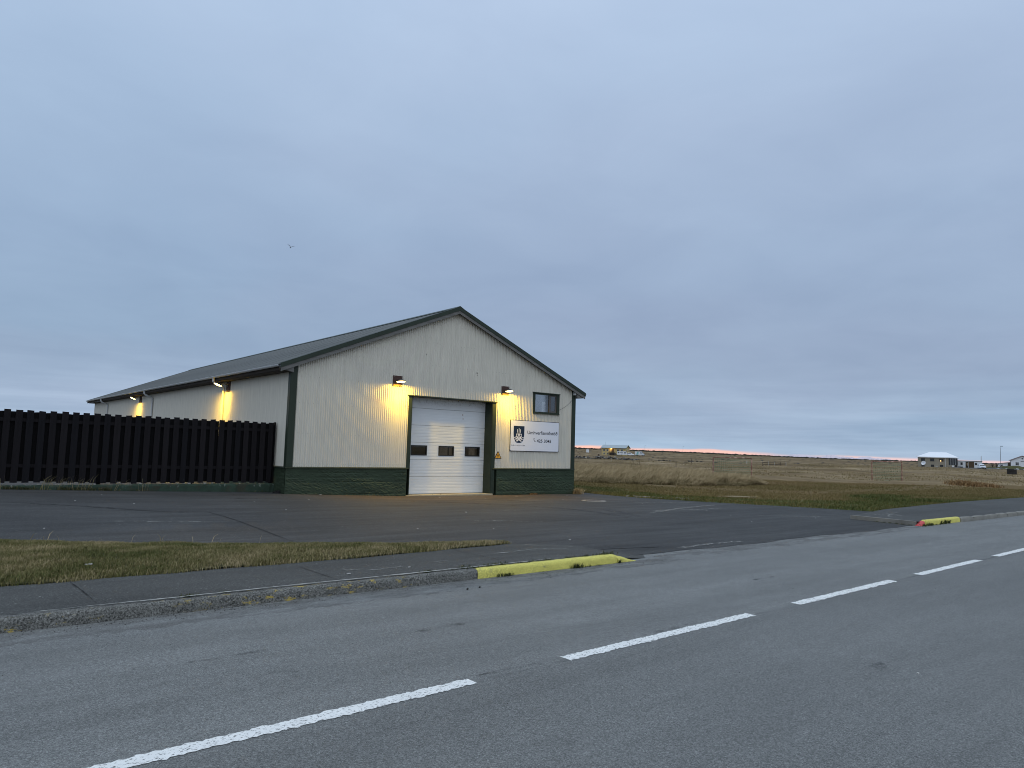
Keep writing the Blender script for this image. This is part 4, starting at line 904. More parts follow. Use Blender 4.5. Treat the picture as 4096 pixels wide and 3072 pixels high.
def pebbles():
    b = MB(); rng = random.Random(4)
    def peb(x, y, z, s):
        v = [(x+s*rng.uniform(.6, 1)*dx, y+s*rng.uniform(.6, 1)*dy, z+s*.8*(dz+.6)) for dx, dy, dz in ((1, 0, 0), (-1, 0, 0), (0, 1, 0), (0, -1, 0), (0, 0, .8), (0, 0, -.6))]
        b.add(v, [(0, 2, 4), (2, 1, 4), (1, 3, 4), (3, 0, 4), (2, 0, 5), (1, 2, 5), (3, 1, 5), (0, 3, 5)])
    for _ in range(520): peb(rng.uniform(-9, .6), -14.09-abs(rng.gauss(0, .13)), .001, rng.uniform(.003, .009))
    for _ in range(160): peb(rng.uniform(-9, 8), rng.uniform(-19.5, -14.2), .001, rng.uniform(.003, .006))
    peb(-3.29, -14.55, 0, .022); peb(-3.49, -14.57, 0, .026); peb(-2.1, -14.5, 0, .012)
    for _ in range(120): peb(rng.uniform(.2, 9), -13.75+rng.gauss(0, .2), .008, rng.uniform(.003, .008))
    tag(b.build('grit', M['rock']), kind='stuff')
    b = MB()
    for x, y, z, s in ((-7.0, -11.75, .17, .035), (-4.55, -13.6, .135, .02), (-3.68, -13.55, .135, .014), (-2.31, -19.1, .004, .012), (5.1, -.9, -.07, .03), (8.6, -.8, -.11, .04), (.9, -.6, .07, .03)): b.cbox((x, y, z), (s*2.2, s, .008))
    for _ in range(22):
        x, y = rng.uniform(-7, 11), rng.uniform(-12, .3)
        if not (x < -.8 and y < -7): b.cbox((x, y, float(zy(x, y))+.010), (rng.uniform(.01, .05), rng.uniform(.01, .03), .006))
    tag(b.build('litter', M['stonep']), kind='stuff')
    b = MB()
    for _ in range(46):
        t = rng.random(); x, y = 13.35+rng.gauss(0, .14)+t*.35, -2.3-t*2.6; s = rng.uniform(.03, .10); z = Z(x, y)
        b.prism([(x+s*math.cos(a)*rng.uniform(.6, 1.1), y+s*math.sin(a)*rng.uniform(.6, 1.1)) for a in np.linspace(0, 2*PI, 7)[:-1]], z, z+s*.7, 'z')
    tag(b.build('broken_concrete', M['ring']), kind='stuff')
    c = np.array([17.6, -4.25]); ang = np.linspace(0, 2*PI, 28)[:-1]; rr = 1+RNG.normal(0, .15, 27)
    P = [c+np.array([1.15*math.cos(a)*k*.8+.5*math.sin(a)*k*.4, .65*math.sin(a)*k-.25*math.cos(a)]) for a, k in zip(ang, rr)]
    b = MB(); b.add([(q[0], q[1], Z(*q)+.05) for q in P]+[(c[0], c[1], Z(*c)+.085)], [(i, (i+1) % 27, 27) for i in range(27)]); tag(b.build('sand_patch', mat('bare_sand', (.26, .21, .13), .95, .1, .2, 4)), kind='structure')
pebbles()

# ------------------------------------------------------------------ far houses, vehicles and field furniture
M['yellow'] = mat('pale_yellow_render', (.50, .41, .19), .8, .25, .12, .6); M['roofgrey'] = mat('pale_grey_roof', (.36, .42, .44), .5, .4, .06, .5)
M['trim'] = mat('dark_brown_trim', (.04, .032, .026), .7, .3); M['wood'] = mat('brown_wood', (.10, .07, .045), .8, .2, .3, 3)
M['tanwall'] = mat('grey_beige_render', (.29, .265, .21), .85, .2, .10, .5); M['whiteroof'] = mat('white_roof_sheet', (.86, .89, .92), .4, .5, .02, .5)
M['whitewall'] = mat('white_render', (.74, .78, .82), .7, .3, .05, .5); M['redroof'] = mat('red_brown_roof', (.20, .12, .10), .6, .3, .1, 1)
M['wframe'] = mat('white_frame', (.72, .74, .76), .5, .4); M['cargloss'] = mat('white_car_paint', (.72, .75, .78), .25, .5, .02)
M['carglass'] = mat('dark_car_glass', (.02, .025, .03), .08, .6); M['tyre'] = mat('tyre_rubber', (.015, .015, .016), .8, .2); M['rim'] = mat('alloy_rim', (.35, .36, .37), .35, .5, metal=.6)
M['teal'] = mat('teal_print', (.22, .50, .46), .4, .4); M['blackplastic'] = mat('black_plastic', (.02, .02, .022), .5, .3); M['headlamp'] = mat('clear_headlamp', (.5, .52, .55), .15, .6)
M['galv'] = mat('galvanised_steel', (.20, .21, .22), .5, .4, metal=.4); M['porch'] = mat('lit_porch_lamp', (1, .8, .5), .4, .3, emit=((1, .66, .25), 14.))
M['post'] = mat('weathered_post', (.075, .06, .05), .9, .15, .3, 4); M['postp'] = mat('pale_post', (.36, .33, .29), .9, .15, .2, 4)
M['goal'] = mat('faded_red_goal_paint', (.26, .125, .09), .7, .3, .3, 6, var2=((.55, .36, .28), 3, .5, .6)); M['net'] = mat('green_net_cord', (.09, .26, .17), .8, .2)
M['turf'] = mat('turf', (.075, .075, .03), .95, .1, .3, 2); M['gravel'] = mat('dark_gravel', (.11, .11, .115), .9, .15, .15, 1)

def win(parent, x, z, w, h, y=0., frame='wframe', bars=(1, 0), d=.05):
    """window with its lower left corner at (x, z) on a wall facing -y: window > pane"""
    t = .07; b = MB()
    for q in ((x, x+w, z, z+t), (x, x+w, z+h-t, z+h), (x, x+t, z+t, z+h-t), (x+w-t, x+w, z+t, z+h-t)): b.box(q[0], q[1], y-d, y+.02, q[2], q[3])
    for i in range(bars[0]): c = x+w*(i+1)/(bars[0]+1); b.box(c-.03, c+.03, y-d+.004, y+.02, z+t, z+h-t)
    for i in range(bars[1]): c = z+h*(i+1)/(bars[1]+1); b.box(x+t, x+w-t, y-d+.008, y+.02, c-.03, c+.03)
    o = b.build('window', M[frame], parent); MB().box(x+t*.5, x+w-t*.5, y-.015, y-.002, z+t*.5, z+h-t*.5).build('pane', M['farglass'], o); return o
def yellow_house():
    ax = np.array([.68, -.73]); fl = math.radians(-17); c, s = math.cos(fl), math.sin(fl); e = np.array([ax[0]*c-ax[1]*s, ax[0]*s+ax[1]*c])
    az = math.atan2(e[1], e[0]); R0 = np.array([326.4, 279.0]); Lh, D, H1 = 15.4, 9., 4.45
    o = R0-e*Lh; t = thing('yellow_house', 'pale yellow two-storey house with grey gabled roof and lit porch', 'house', (o[0], o[1], -1.15), az)
    P = [(0, -1), (0, H1), (D/2, H1+1.65), (D, H1), (D, -1)]
    MB().prism(P, 0, Lh, 'x').build('wall', M['yellow'], t)
    rf = MB().prism([(-.55, H1-.12), (D/2, H1+1.82), (D+.55, H1-.12), (D+.55, H1+.02), (D/2, H1+1.98), (-.55, H1+.02)], -.6, Lh+.6, 'x').build('roof', M['roofgrey'], t)
    MB().prism([(-.57, H1-.26), (D/2, H1+1.66), (D/2, H1+1.95), (-.57, H1+.0)], Lh+.55, Lh+.64, 'x').build('barge_board', M['trim'], rf)
    MB().prism([(D+.57, H1-.26), (D+.57, H1+0), (D/2, H1+1.95), (D/2, H1+1.66)], Lh+.55, Lh+.64, 'x').build('barge_board', M['trim'], rf)
    MB().box(-.6, Lh+.6, -.60, -.54, H1-.2, H1+.0).build('eave_board', M['trim'], rf)
    for x in (1.0, 3.2, 10.0, 12.5): win(t, x, 2.35, 1.25, 1.35, 0, 'wframe', (1, 0))
    for x in (1.15, 3.4, 8.4): win(t, x, .35, 1.0, 1.05, 0, 'wframe', (1, 0))
    MB().box(6.6, 8.0, -.02, .03, 1.75, 4.05).build('door', M['wood'], t); MB().box(6.45, 6.6, -.05, .02, 1.75, 4.1).build('door_frame', M['trim'], t)
    MB().box(5.6, 8.6, -1.6, -.002, 1.5, 1.7).build('porch_deck', M['wood'], t); st = MB()
    for i in range(8): st.box(8.6+i*.28, 8.88+i*.28, -1.5, -.1, 1.5-(i+1)*.19-.06, 1.5-(i+1)*.19)
    st.build('stair', M['wood'], t); p = MB()
    for x in (4.6, 5.65, 7.1, 8.5): MB().box(x, x+.12, -1.58, -1.46, -.6, 2.4 if x > 5 else 1.55).build('porch_post', M['wood'], t)
    MB().box(5.6, 8.6, -1.56, -1.5, 2.35, 2.43).build('porch_rail', M['wood'], t); MB().box(4.3, 5.9, -1.6, -.1, 1.50, 1.56).build('store_roof', M['trim'], t); MB().box(5.7, 8.55, -1.45, -1.4, -.5, 1.5).build('under_porch_boards', M['trim'], t)
    g = bpy.data.objects.new('gable_frame', None)
    for y in (1.6, 5.6):
        w = MB().box(Lh-.01, Lh+.05, y, y+1.2, 2.35, 3.7).build('window', M['wframe'], t); MB().box(Lh+.051, Lh+.06, y+.08, y+1.12, 2.43, 3.62).build('pane', M['farglass'], w)
    MB().tube([(1.0, D/2, H1+1.9), (1.0, D/2, H1+3.8)], .04, 5).build('aerial', M['galv'], t)
    MB().lathe([(0, -.14), (.14, -.08), (.16, .05), (.0, .16)], (6.3, -.25, 4.05), 10).build('porch_lamp', M['porch'], t)
    l = bpy.data.lights.new('porch_light', 'POINT'); l.energy = 95; l.color = (1, .5, .08); l.shadow_soft_size = .15; lo = bpy.data.objects.new('porch_light', l); COL.objects.link(lo); lo.parent = t; lo.location = (6.3, -.7, 3.9)
yellow_house()

def car_body(P, w, secs):
    """loft of cross-sections: secs = [(x, z_low, z_high, half width low, half width high)]"""
    b = MB(); rows = []
    for x, z0, z1, w0, w1 in secs: rows.append([(x, -w0, z0), (x, -w0*1.02, z0+(z1-z0)*.5), (x, -w1, z1-.06), (x, -w1*.86, z1), (x, w1*.86, z1), (x, w1, z1-.06), (x, w0*1.02, z0+(z1-z0)*.5), (x, w0, z0)])
    b.grid(np.array(rows)); b.add(rows[0], [tuple(range(8))]); b.add(rows[-1], [tuple(range(7, -1, -1))]); return b
def wheel(t, x, y, r, wd=.2):
    w = MB().lathe([(r*.6, -wd/2), (r*.93, -wd/2), (r, -wd/3), (r, wd/3), (r*.93, wd/2), (r*.6, wd/2)], (0, 0, 0), 18, 'y').build('wheel', M['tyre'], t, (x, y, r))
    MB().lathe([(0, -wd*.46), (r*.6, -wd*.42), (r*.6, wd*.42), (0, wd*.46)], (0, 0, 0), 14, 'y').build('rim', M['rim'], w)
def suv(loc, rz, label):
    t = thing('parked_car', label, 'car', loc, rz)
    car_body(None, 0, [(-2.25, .45, .95, .78, .74), (-2.15, .32, 1.05, .88, .84), (-1.2, .26, 1.08, .93, .88), (.9, .26, 1.06, .93, .88), (1.75, .28, .98, .92, .84), (2.2, .34, .86, .84, .76), (2.3, .44, .76, .72, .66)]).build('body', M['cargloss'], t)
    car_body(None, 0, [(-2.12, 1.0, 1.12, .80, .76), (-1.85, 1.0, 1.58, .82, .66), (-1.3, 1.0, 1.70, .83, .64), (-.1, 1.0, 1.70, .83, .63), (.35, 1.0, 1.60, .82, .63), (1.05, 1.0, 1.06, .80, .74)]).build('cabin', M['cargloss'], t)
    MB().add([(.30, -.60, 1.60), (.30, .60, 1.60), (1.10, .72, 1.08), (1.10, -.72, 1.08)], [(0, 3, 2, 1)]).build('windscreen', M['carglass'], t)
    for s in (-1, 1): MB().box(-1.75, .45, s*.845-.004, s*.845+.004, 1.10, 1.42).build('side_window', M['carglass'], t)
    for s in (-1, 1):
        MB().prism([(2.16, s*.55-.17), (2.24, s*.55-.17), (2.24, s*.55+.17), (2.16, s*.55+.17)], .70, .84, 'z').build('headlight', M['headlamp'], t); MB().box(.75, .92, s*.98-.09, s*.98+.09, 1.05, 1.2).build('wing_mirror', M['cargloss'], t)
        for x in (-1.4, 1.42): wheel(t, x, s*.80, .36)
    MB().box(2.25, 2.325, -.36, .36, .66, .76).build('grille', M['blackplastic'], t); MB().box(2.2, 2.34, -.62, .62, .34, .50).build('bumper', M['blackplastic'], t); MB().box(2.335, 2.35, -.26, .26, .52, .62).build('number_plate', M['wframe'], t)
    return t
def ang(e): return math.atan2(e[1], e[0])
suv((229.5*1.16-8.56*-.16+.0, 54.2*1.16+21.58*.16, 0), 0, 'white car parked facing the camera on the driveway by the hip-roofed house') if False else None
SUVP = polar(290, 72.35); SUV = suv((SUVP[0], SUVP[1], Z(*SUVP)+.0), ang(np.array(CAM[:2])-SUVP)+.18, 'white car parked nose towards the camera right of the white-roofed house')
CARP = np.array([321.0, 270.0]); suv((CARP[0], CARP[1], Z(*CARP)+.1), ang(np.array([.67, -.74]))-.2, 'white car parked between the caravan and the teal-marked van')
def van():
    p = np.array([324.6, 265.8]); t = thing('parked_van', 'white high-roofed van with teal print on its side in the far field', 'van', (p[0], p[1], Z(*p)-.05), ang(np.array([.67, -.74]))-.35)
    prof = [(-2.75, .45), (-2.78, 2.45), (-2.65, 2.62), (.75, 2.62), (1.1, 2.5), (1.85, 1.45), (2.65, 1.2), (2.8, .95), (2.8, .4)]
    MB().prism([(x, z) for x, z in prof], -.97, .97).build('body', M['cargloss'], t)
    MB().add([(1.16, -.82, 2.42), (1.16, .82, 2.42), (1.86, .88, 1.5), (1.86, -.88, 1.5)], [(0, 3, 2, 1)]).build('windscreen', M['carglass'], t)
    for s in (-1, 1):
        MB().prism([(.65, 1.5), (.72, 2.2), (1.1, 2.2), (1.65, 1.5)], s*.972-.006, s*.972+.006).build('side_window', M['carglass'], t); MB().box(2.75, 2.83, s*.62-.2, s*.62+.2, .95, 1.15).build('headlight', M['headlamp'], t)
        for x in (-1.9, 1.9): wheel(t, x, s*.86, .36)
    MB().prism([(-1.9, .8), (-1.3, 2.5), (-.4, 2.5), (-.6, .8)], -.98, -.972).build('teal_print', M['teal'], t)
    MB().box(2.6, 2.9, -.95, .95, .38, .75).build('bumper', M['blackplastic'], t); MB().box(2.79, 2.84, -.5, .5, .85, 1.05).build('grille', M['blackplastic'], t); MB().box(-2.7, 2.6, -.985, -.97, .5, .62).build('side_strip', M['blackplastic'], t)
van()
def caravan():
    p = np.array([317.5, 273.6]); t = thing('caravan', 'white touring caravan parked in front of the pale yellow house', 'caravan', (p[0], p[1], Z(*p)+.1), ang(np.array([.66, -.75])))
    MB().prism([(-3.0, .45), (-3.05, 2.5), (2.0, 2.55), (2.4, 2.35), (3.05, 1.1), (3.1, .6), (2.9, .45)], -1.1, 1.1).build('body', M['cargloss'], t)
    for x, w in ((-2.6, .9), (-.45, .7), (1.2, 1.1)): f = MB().box(x, x+w, -1.13, -1.098, 1.35, 1.95).build('window', M['blackplastic'], t); MB().box(x+.05, x+w-.05, -1.14, -1.131, 1.4, 1.9).build('pane', M['carglass'], f)
    MB().box(-1.35, -.8, -1.12, -1.10, .55, 2.1).build('door', M['cargloss'], t); MB().box(-1.25, -.95, -1.13, -1.12, 1.5, 1.95).build('door_pane', M['carglass'], t)
    MB().add([(2.44, -.9, 2.24), (2.44, .9, 2.24), (2.95, .95, 1.32), (2.95, -.95, 1.32)], [(0, 3, 2, 1)]).build('front_window', M['carglass'], t)
    wheel(t, -.2, -1.0, .33); wheel(t, -.2, 1.0, .33); MB().tube([(3.0, -.5, .5), (4.2, 0, .5), (3.0, .5, .5)], .06, 6).build('drawbar', M['blackplastic'], t); MB().tube([(4.1, 0, .55), (4.1, 0, .0)], .05, 6).build('jockey_wheel', M['blackplastic'], t)
caravan()

def hip_house():
    A = np.array([289.5, 95.0]); B = np.array([294.0, 82.65]); e = (B-A)/np.linalg.norm(B-A); Lh = float(np.linalg.norm(B-A)); z = -1.05
    t = thing('hip_roof_house', 'beige house with bright white hipped roof and glazed porch', 'house', (A[0], A[1], z), ang(e)); D, H1 = 9.5, 3.85
    MB().box(0, Lh-2.9, 0, D, -1, H1).box(Lh-2.9, Lh, .02, D-.02, -1, 1.1).build('wall', M['tanwall'], t)
    E_, zt_ = .45, H1+2.05; x0, x1, y0, y1 = -E_, Lh+E_, -E_, D+E_; r = 3.9
    rf = MB().add([(x0, y0, H1+.16), (x1, y0, H1+.16), (x1, y1, H1+.16), (x0, y1, H1+.16), (r, D/2, zt_), (Lh-r+.3, D/2, zt_)], [(0, 1, 5, 4), (1, 2, 5), (2, 3, 4, 5), (3, 0, 4), (3, 2, 1, 0)]).build('roof', M['whiteroof'], t)
    MB().box(x0, x1, y0, y0+.05, H1-.12, H1+.155).box(x0, x0+.05, y0+.05, y1, H1-.12, H1+.155).box(x1-.05, x1, y0+.05, y1, H1-.12, H1+.155).build('fascia', M['whiteroof'], rf)
    for x in (1.05, 4.15, 7.2): win(t, x, 2.3, 1.35, 1.1, 0, 'trim', (1, 0))
    for x in (1.2, 4.35, 7.35): win(t, x, .2, 1.05, .85, 0, 'trim', (1, 0))
    for i in range(5): MB().box(Lh-2.9+.7*i-.04+(0 if i else .04), Lh-2.9+.7*i+.04-(0 if i < 4 else .1), -.03, .08, 1.1, H1).build('porch_mullion', M['wframe'] if i in (1, 2, 3) else M['trim'], t)
    for i in range(4): MB().box(Lh-2.9+.7*i+.05, Lh-2.9+.7*i+.64, .02, .04, 1.15, H1-.02).build('porch_pane', M['farglass'], t)
    MB().box(Lh-2.9, Lh, .1, .2, 1.1, H1).build('porch_back', M['trim'], t)
    MB().tube([(9.15, -.06, H1), (9.15, -.06, 1.6), (9.15, -.06, 0)], .05, 6).build('downpipe', M['wframe'], t)
    MB().box(Lh-2.8, Lh+.2, -1.5, -.04, -.3, .35).build('terrace', M['tanwall'], t); MB().box(Lh-.9, Lh-.2, -1.3, -.6, .35, 1.15).build('terrace_box', M['blackplastic'], t); MB().box(Lh-1.9, Lh-1.2, -1.62, -1.51, .0, 1.0).build('terrace_panel', M['wframe'], t)
    MB().lathe([(0, -.12), (.12, 0), (0, .12)], (7.65, -.14, 2.55), 10).build('window_lamp', M['porch'], t); MB().box(5.9, 6.7, -.5, -.05, -.05, .3).build('white_tub', M['wframe'], t)
    # annexe beyond it
    A2 = np.array([303.4, 85.9]); B2 = np.array([306.0, 78.3]); e2 = (B2-A2)/np.linalg.norm(B2-A2); L2 = float(np.linalg.norm(B2-A2))
    a = thing('flat_roofed_shed', 'low pale flat-roofed shed with dark brown doors beside the white-roofed house', 'shed', (A2[0], A2[1], -1.0), ang(e2)); H2 = 2.75
    MB().box(0, L2, 0, 6, -1, H2).build('wall', M['whitewall'], a); MB().box(-.15, L2+.1, -.2, 6.2, H2, H2+.14).build('roof', M['sash'], a)
    MB().box(2.6, 3.5, -.03, .0, .0, 2.5).build('door', M['trim'], a); MB().box(3.6, 5.4, -.04, .0, .0, 2.55).build('garage_door', M['wood'], a); MB().box(3.0, 3.3, -.05, -.03, 1.0, 2.1).build('door_pane', M['tan'], a)
    win(a, .95, 1.2, .7, 1.0, 0, 'trim', (0, 0)); win(a, 5.65, 1.3, .7, .8, 0, 'trim', (0, 0)); win(a, .1, -.2, 1.6, .75, 0, 'trim', (1, 0))
    MB().prism([(L2-.55, 0), (L2-.4, H2+1.9), (L2-.25, H2+2.3), (L2-.1, H2+1.9), (L2+.05, 0)], 1.0, 1.25).build('gable_fin', M['whitewall'], a)
    p = polar(309, 69.0); d = thing('satellite_dish', 'large white satellite dish standing at the left end of the white-roofed house', 'satellite dish', (p[0], p[1], Z(*p)), ang(np.array(CAM[:2])-p)-.5)
    dm = MB().lathe([(0, 0), (.3, .04), (.6, .15), (.82, .30), (.83, .30), (.6, .13), (.3, .01), (0, -.03)], (0, 0, 0), 22).build('dish', M['wframe'], d, (0, 0, 1.15), (0, math.radians(68), 0))
    MB().tube([(0, 0, 1.1), (-.1, 0, -.3)], .06, 8).build('mast', M['galv'], d); MB().tube([(.15, 0, .5), (.75, 0, 1.3)], .025, 6).lathe([(0, -.06), (.06, 0), (0, .06)], (.75, 0, 1.3), 8).build('feed_arm', M['galv'], d)
hip_house()
def white_house():
    A = np.array([327.9, 75.2]); e = np.array([.30, -.954]); t = thing('white_house', 'white gabled house with red-brown roof cut by the right edge', 'house', (A[0], A[1], -.85), ang(e)); Wd, H1, Hr, D = 7.6, 3.35, 5.1, 10
    MB().prism([(0, -1), (Wd, -1), (Wd, H1), (Wd/2, Hr), (0, H1)], 0, D).build('wall', M['whitewall'], t)
    for s in (0, 1):
        q = [(-.45, H1-.08), (Wd/2, Hr+.12), (Wd/2, Hr+.30), (-.45, H1+.12)]; q = q if not s else [(Wd-a, b) for a, b in q][::-1]
        MB().prism(q, -.4, D+.4).build('roof', M['redroof'], t)
    win(t, 1.5, 1.45, 1.15, 1.3, 0, 'wframe', (1, 1)); win(t, 4.9, 1.45, 1.15, 1.3, 0, 'wframe', (1, 1)); win(t, 5.2, .2, .9, 1.0, 0, 'wframe', (0, 0))
    MB().prism([(Wd/2-.35, 4.2), (Wd/2, 3.9), (Wd/2+.35, 4.2), (Wd/2, 4.5)], -.05, 0).build('diamond_window', M['farglass'], t); MB().box(Wd/2-.55, Wd/2+.55, -.04, 0, 3.05, 3.2).build('name_board', M['trim'], t)
    # lean-to on its left
    MB().prism([(-4.4, -1), (-.01, -1), (-.01, 2.55), (-4.4, 1.9)], 1, 6).build('lean_to_wall', M['whitewall'], t); MB().prism([(-4.6, 1.9), (-.01, 2.58), (-.01, 2.75), (-4.6, 2.07)], .6, 6.4).build('lean_to_roof', M['galv'], t)
    MB().box(-.95, -.05, .9, .99, .6, 2.4).build('door', M['wood'], t); win(t, -3.3, 1.1, .6, .45, 1.0, 'trim', (0, 0))
    MB().box(-5.0, .5, -1.2, -1.1, .55, .72).box(-5, -4.9, -1.2, -1.1, -1, .55).box(-2.2, -2.1, -1.2, -1.1, -1, .55).build('garden_rail', M['sash'], t)
white_house()
def grass_bank():
    P = []
    for v in np.linspace(0, 1, 9):
        row = []
        for azz in np.linspace(71.6, 76.6, 40):
            q = polar(308+v*18, azz); top = np.interp(azz, [71.6, 72.6, 73.2, 73.9, 74.6, 75.2, 76.6], [.0, .55, .75, 1.5, 1.25, .55, .1]); n = .12*math.sin(azz*23)+.08*math.sin(azz*57+v*4)
            row.append((q[0], q[1], -.95+(top+n)*math.sin(PI*min(1, v*1.05))**.8+.15*v))
        P.append(row)
    tag(MB().grid(P).build('grass_bank', mat('rank_bank_turf', (.075, .075, .030), .95, .1, .45, .35)), kind='structure')
    P = [[(*polar(r, azz), Z(*polar(r, azz))+.09) for azz in np.linspace(70.6, 78, 40)] for r in (283, 288, 294, 299)]; tag(MB().grid(P).build('driveway', M['gravel']), kind='structure')
    labs = ('white boulder nearest the white car on the driveway edge', 'tilted white boulder second from the white car', 'white boulder standing behind the dark stone hut', 'long white boulder right of the dark stone hut', 'white boulder at the right edge below the white house')
    for k, (azz, lab) in enumerate(zip((72.78, 73.25, 73.75, 74.25, 74.68), labs)):
        q = polar(304.5, azz); b = MB(); s = .5+.1*(k % 2); prof = [(0, -.2), (.9, 0), (1.0, .5), (.7, .85), (0, 1)]
        o = MB().lathe([(r*s*random.uniform(.9, 1.1), z*s*.8) for r, z in prof], n=9, smooth=False).build('boulder', M['whitewall'], None, (q[0], q[1], Z(*q)+.05), (0, 0, random.random()*3)); o.scale = (1.3+.3*(k % 2), .8, .8); tag(o, lab, 'boulder', 'white boulders along the driveway')
    # leafless bushes on the skyline
    labs = ('low leafless bush nearest the pale shed', 'leafless bush between the low one and the tallest', 'tallest leafless bush on the dark bank', 'spreading leafless bush left of the right lamp post', 'small leafless bush at the foot of the right lamp post')
    for k, (azz, h, lab) in enumerate(zip((72.55, 72.95, 73.18, 73.42, 73.86), (.8, 1.4, 1.8, 1.3, 1.5), labs)):
        q = polar(333, azz); t = thing('bare_bush', lab, 'bush', (q[0], q[1], -.75), random.random(), 'leafless bushes on the bank'); b = MB()
        MB().tube([(0, 0, -.4), (0, .02, .5)], .09, 5).build('trunk', M['post'], t)
        for _ in range(13):
            a = random.random()*2*PI; l = h*random.uniform(.6, 1.05); d = random.uniform(.15, .75); p0 = Vector((0, 0, random.uniform(.1, .5))); p1 = p0+Vector((math.cos(a)*d*.5, math.sin(a)*d*.5, l*.6)); p2 = p1+Vector((math.cos(a)*d*.4, math.sin(a)*d*.5, l*.5)); b.tube([p0, p1, p2], [.06, .045, .03], 4, False)
        b.build('branches', M['post'], t)
grass_bank()

def street_lamp(p, zb, h, label):
    t = thing('street_lamp', label, 'street lamp', (p[0], p[1], zb), ang(np.array(CAM[:2])-p)+.6, 'tall street lamps far off')
    MB().tube([(0, 0, -.5), (0, 0, h*.55), (0, 0, h-.5), (.15, 0, h-.15), (.5, 0, h)], [.085, .07, .055, .05, .045], 8).build('pole', M['galv'], t); MB().box(.35, 1.15, -.16, .16, h-.06, h+.1).build('lamp_head', M['blackplastic'], t)
street_lamp(np.array([278.95, 64.1]), -.8, 8.0, 'tall lamp post standing left of the white house at the right')
street_lamp(np.array([524.5, 432.1]), -.3, 7.8, 'thin lamp post on the skyline just right of the teal-marked van')
street_lamp(np.array([586.7, 434.7]), .2, 7.8, 'thin lamp post on the skyline above the empty middle of the field')

def goal(post_l, post_r, back, zg, label, h=2.0, grp='small football goals in the field'):
    a, b = np.array(post_l), np.array(post_r); e = b-a; Wg = float(np.linalg.norm(e)); t = thing('football_goal', label, 'goal', (a[0], a[1], zg), ang(e), grp)
    for x in (0, Wg): MB().tube([(x, 0, -.1), (x, 0, h)], .05, 8).build('post', M['goal'], t)
    MB().tube([(-.03, 0, h), (Wg+.03, 0, h)], .045, 8).build('crossbar', M['goal'], t)
    for x in (0, Wg): MB().tube([(x, 0, h), (x, .45, h-.02), (x, .70, h-.12), (x, .85, h-.4), (x, 1.35, 0), (x, 1.1, 0), (x, 0, .02)], .028, 6).build('net_support', M['postp'], t)
    nb = MB(); s = .16; c = .007
    prof = [(0, h), (.55, h-.04), (.85, h-.4), (1.35, 0)]; d = [0]
    for p, q in zip(prof, prof[1:]): d.append(d[-1]+math.hypot(q[0]-p[0], q[1]-p[1]))
    at = lambda v: (float(np.interp(v, d, [p[0] for p in prof])), float(np.interp(v, d, [p[1] for p in prof])))
    for k in range(int(d[-1]/s)+1): y, z = at(k*s); nb.tube([(0, y, z), (Wg, y, z-.02)], c, 3, False, False)
    for k in range(int(Wg/s)+1): nb.tube([(min(k*s, Wg), *at(v)) for v in np.linspace(0, d[-1], 7)], c, 3, False, False)
    for x in (.01, Wg-.01):
        for k in range(1, int(h/s)): z = k*s; ym = float(np.interp(z, [0, h-.4, h-.04, h], [1.35, .85, .55, 0])); nb.tube([(x, 0, z), (x, ym, z)], c, 3, False, False)
        for k in range(1, 8): y = k*s; zm = float(np.interp(y, [0, .55, .85, 1.35], [h, h-.04, h-.4, 0])); nb.tube([(x, y, 0), (x, y, zm)], c, 3, False, False)
    nb.build('net', M['net'], t)
goal((43.25, 14.97), (44.9, 12.35), None, -.60, 'rusty red football goal with green net standing in the tall dry grass')
goal((64.4, 11.25), (65.45, 8.85), None, -.58, 'orange-red football goal with green net out in the mown field')

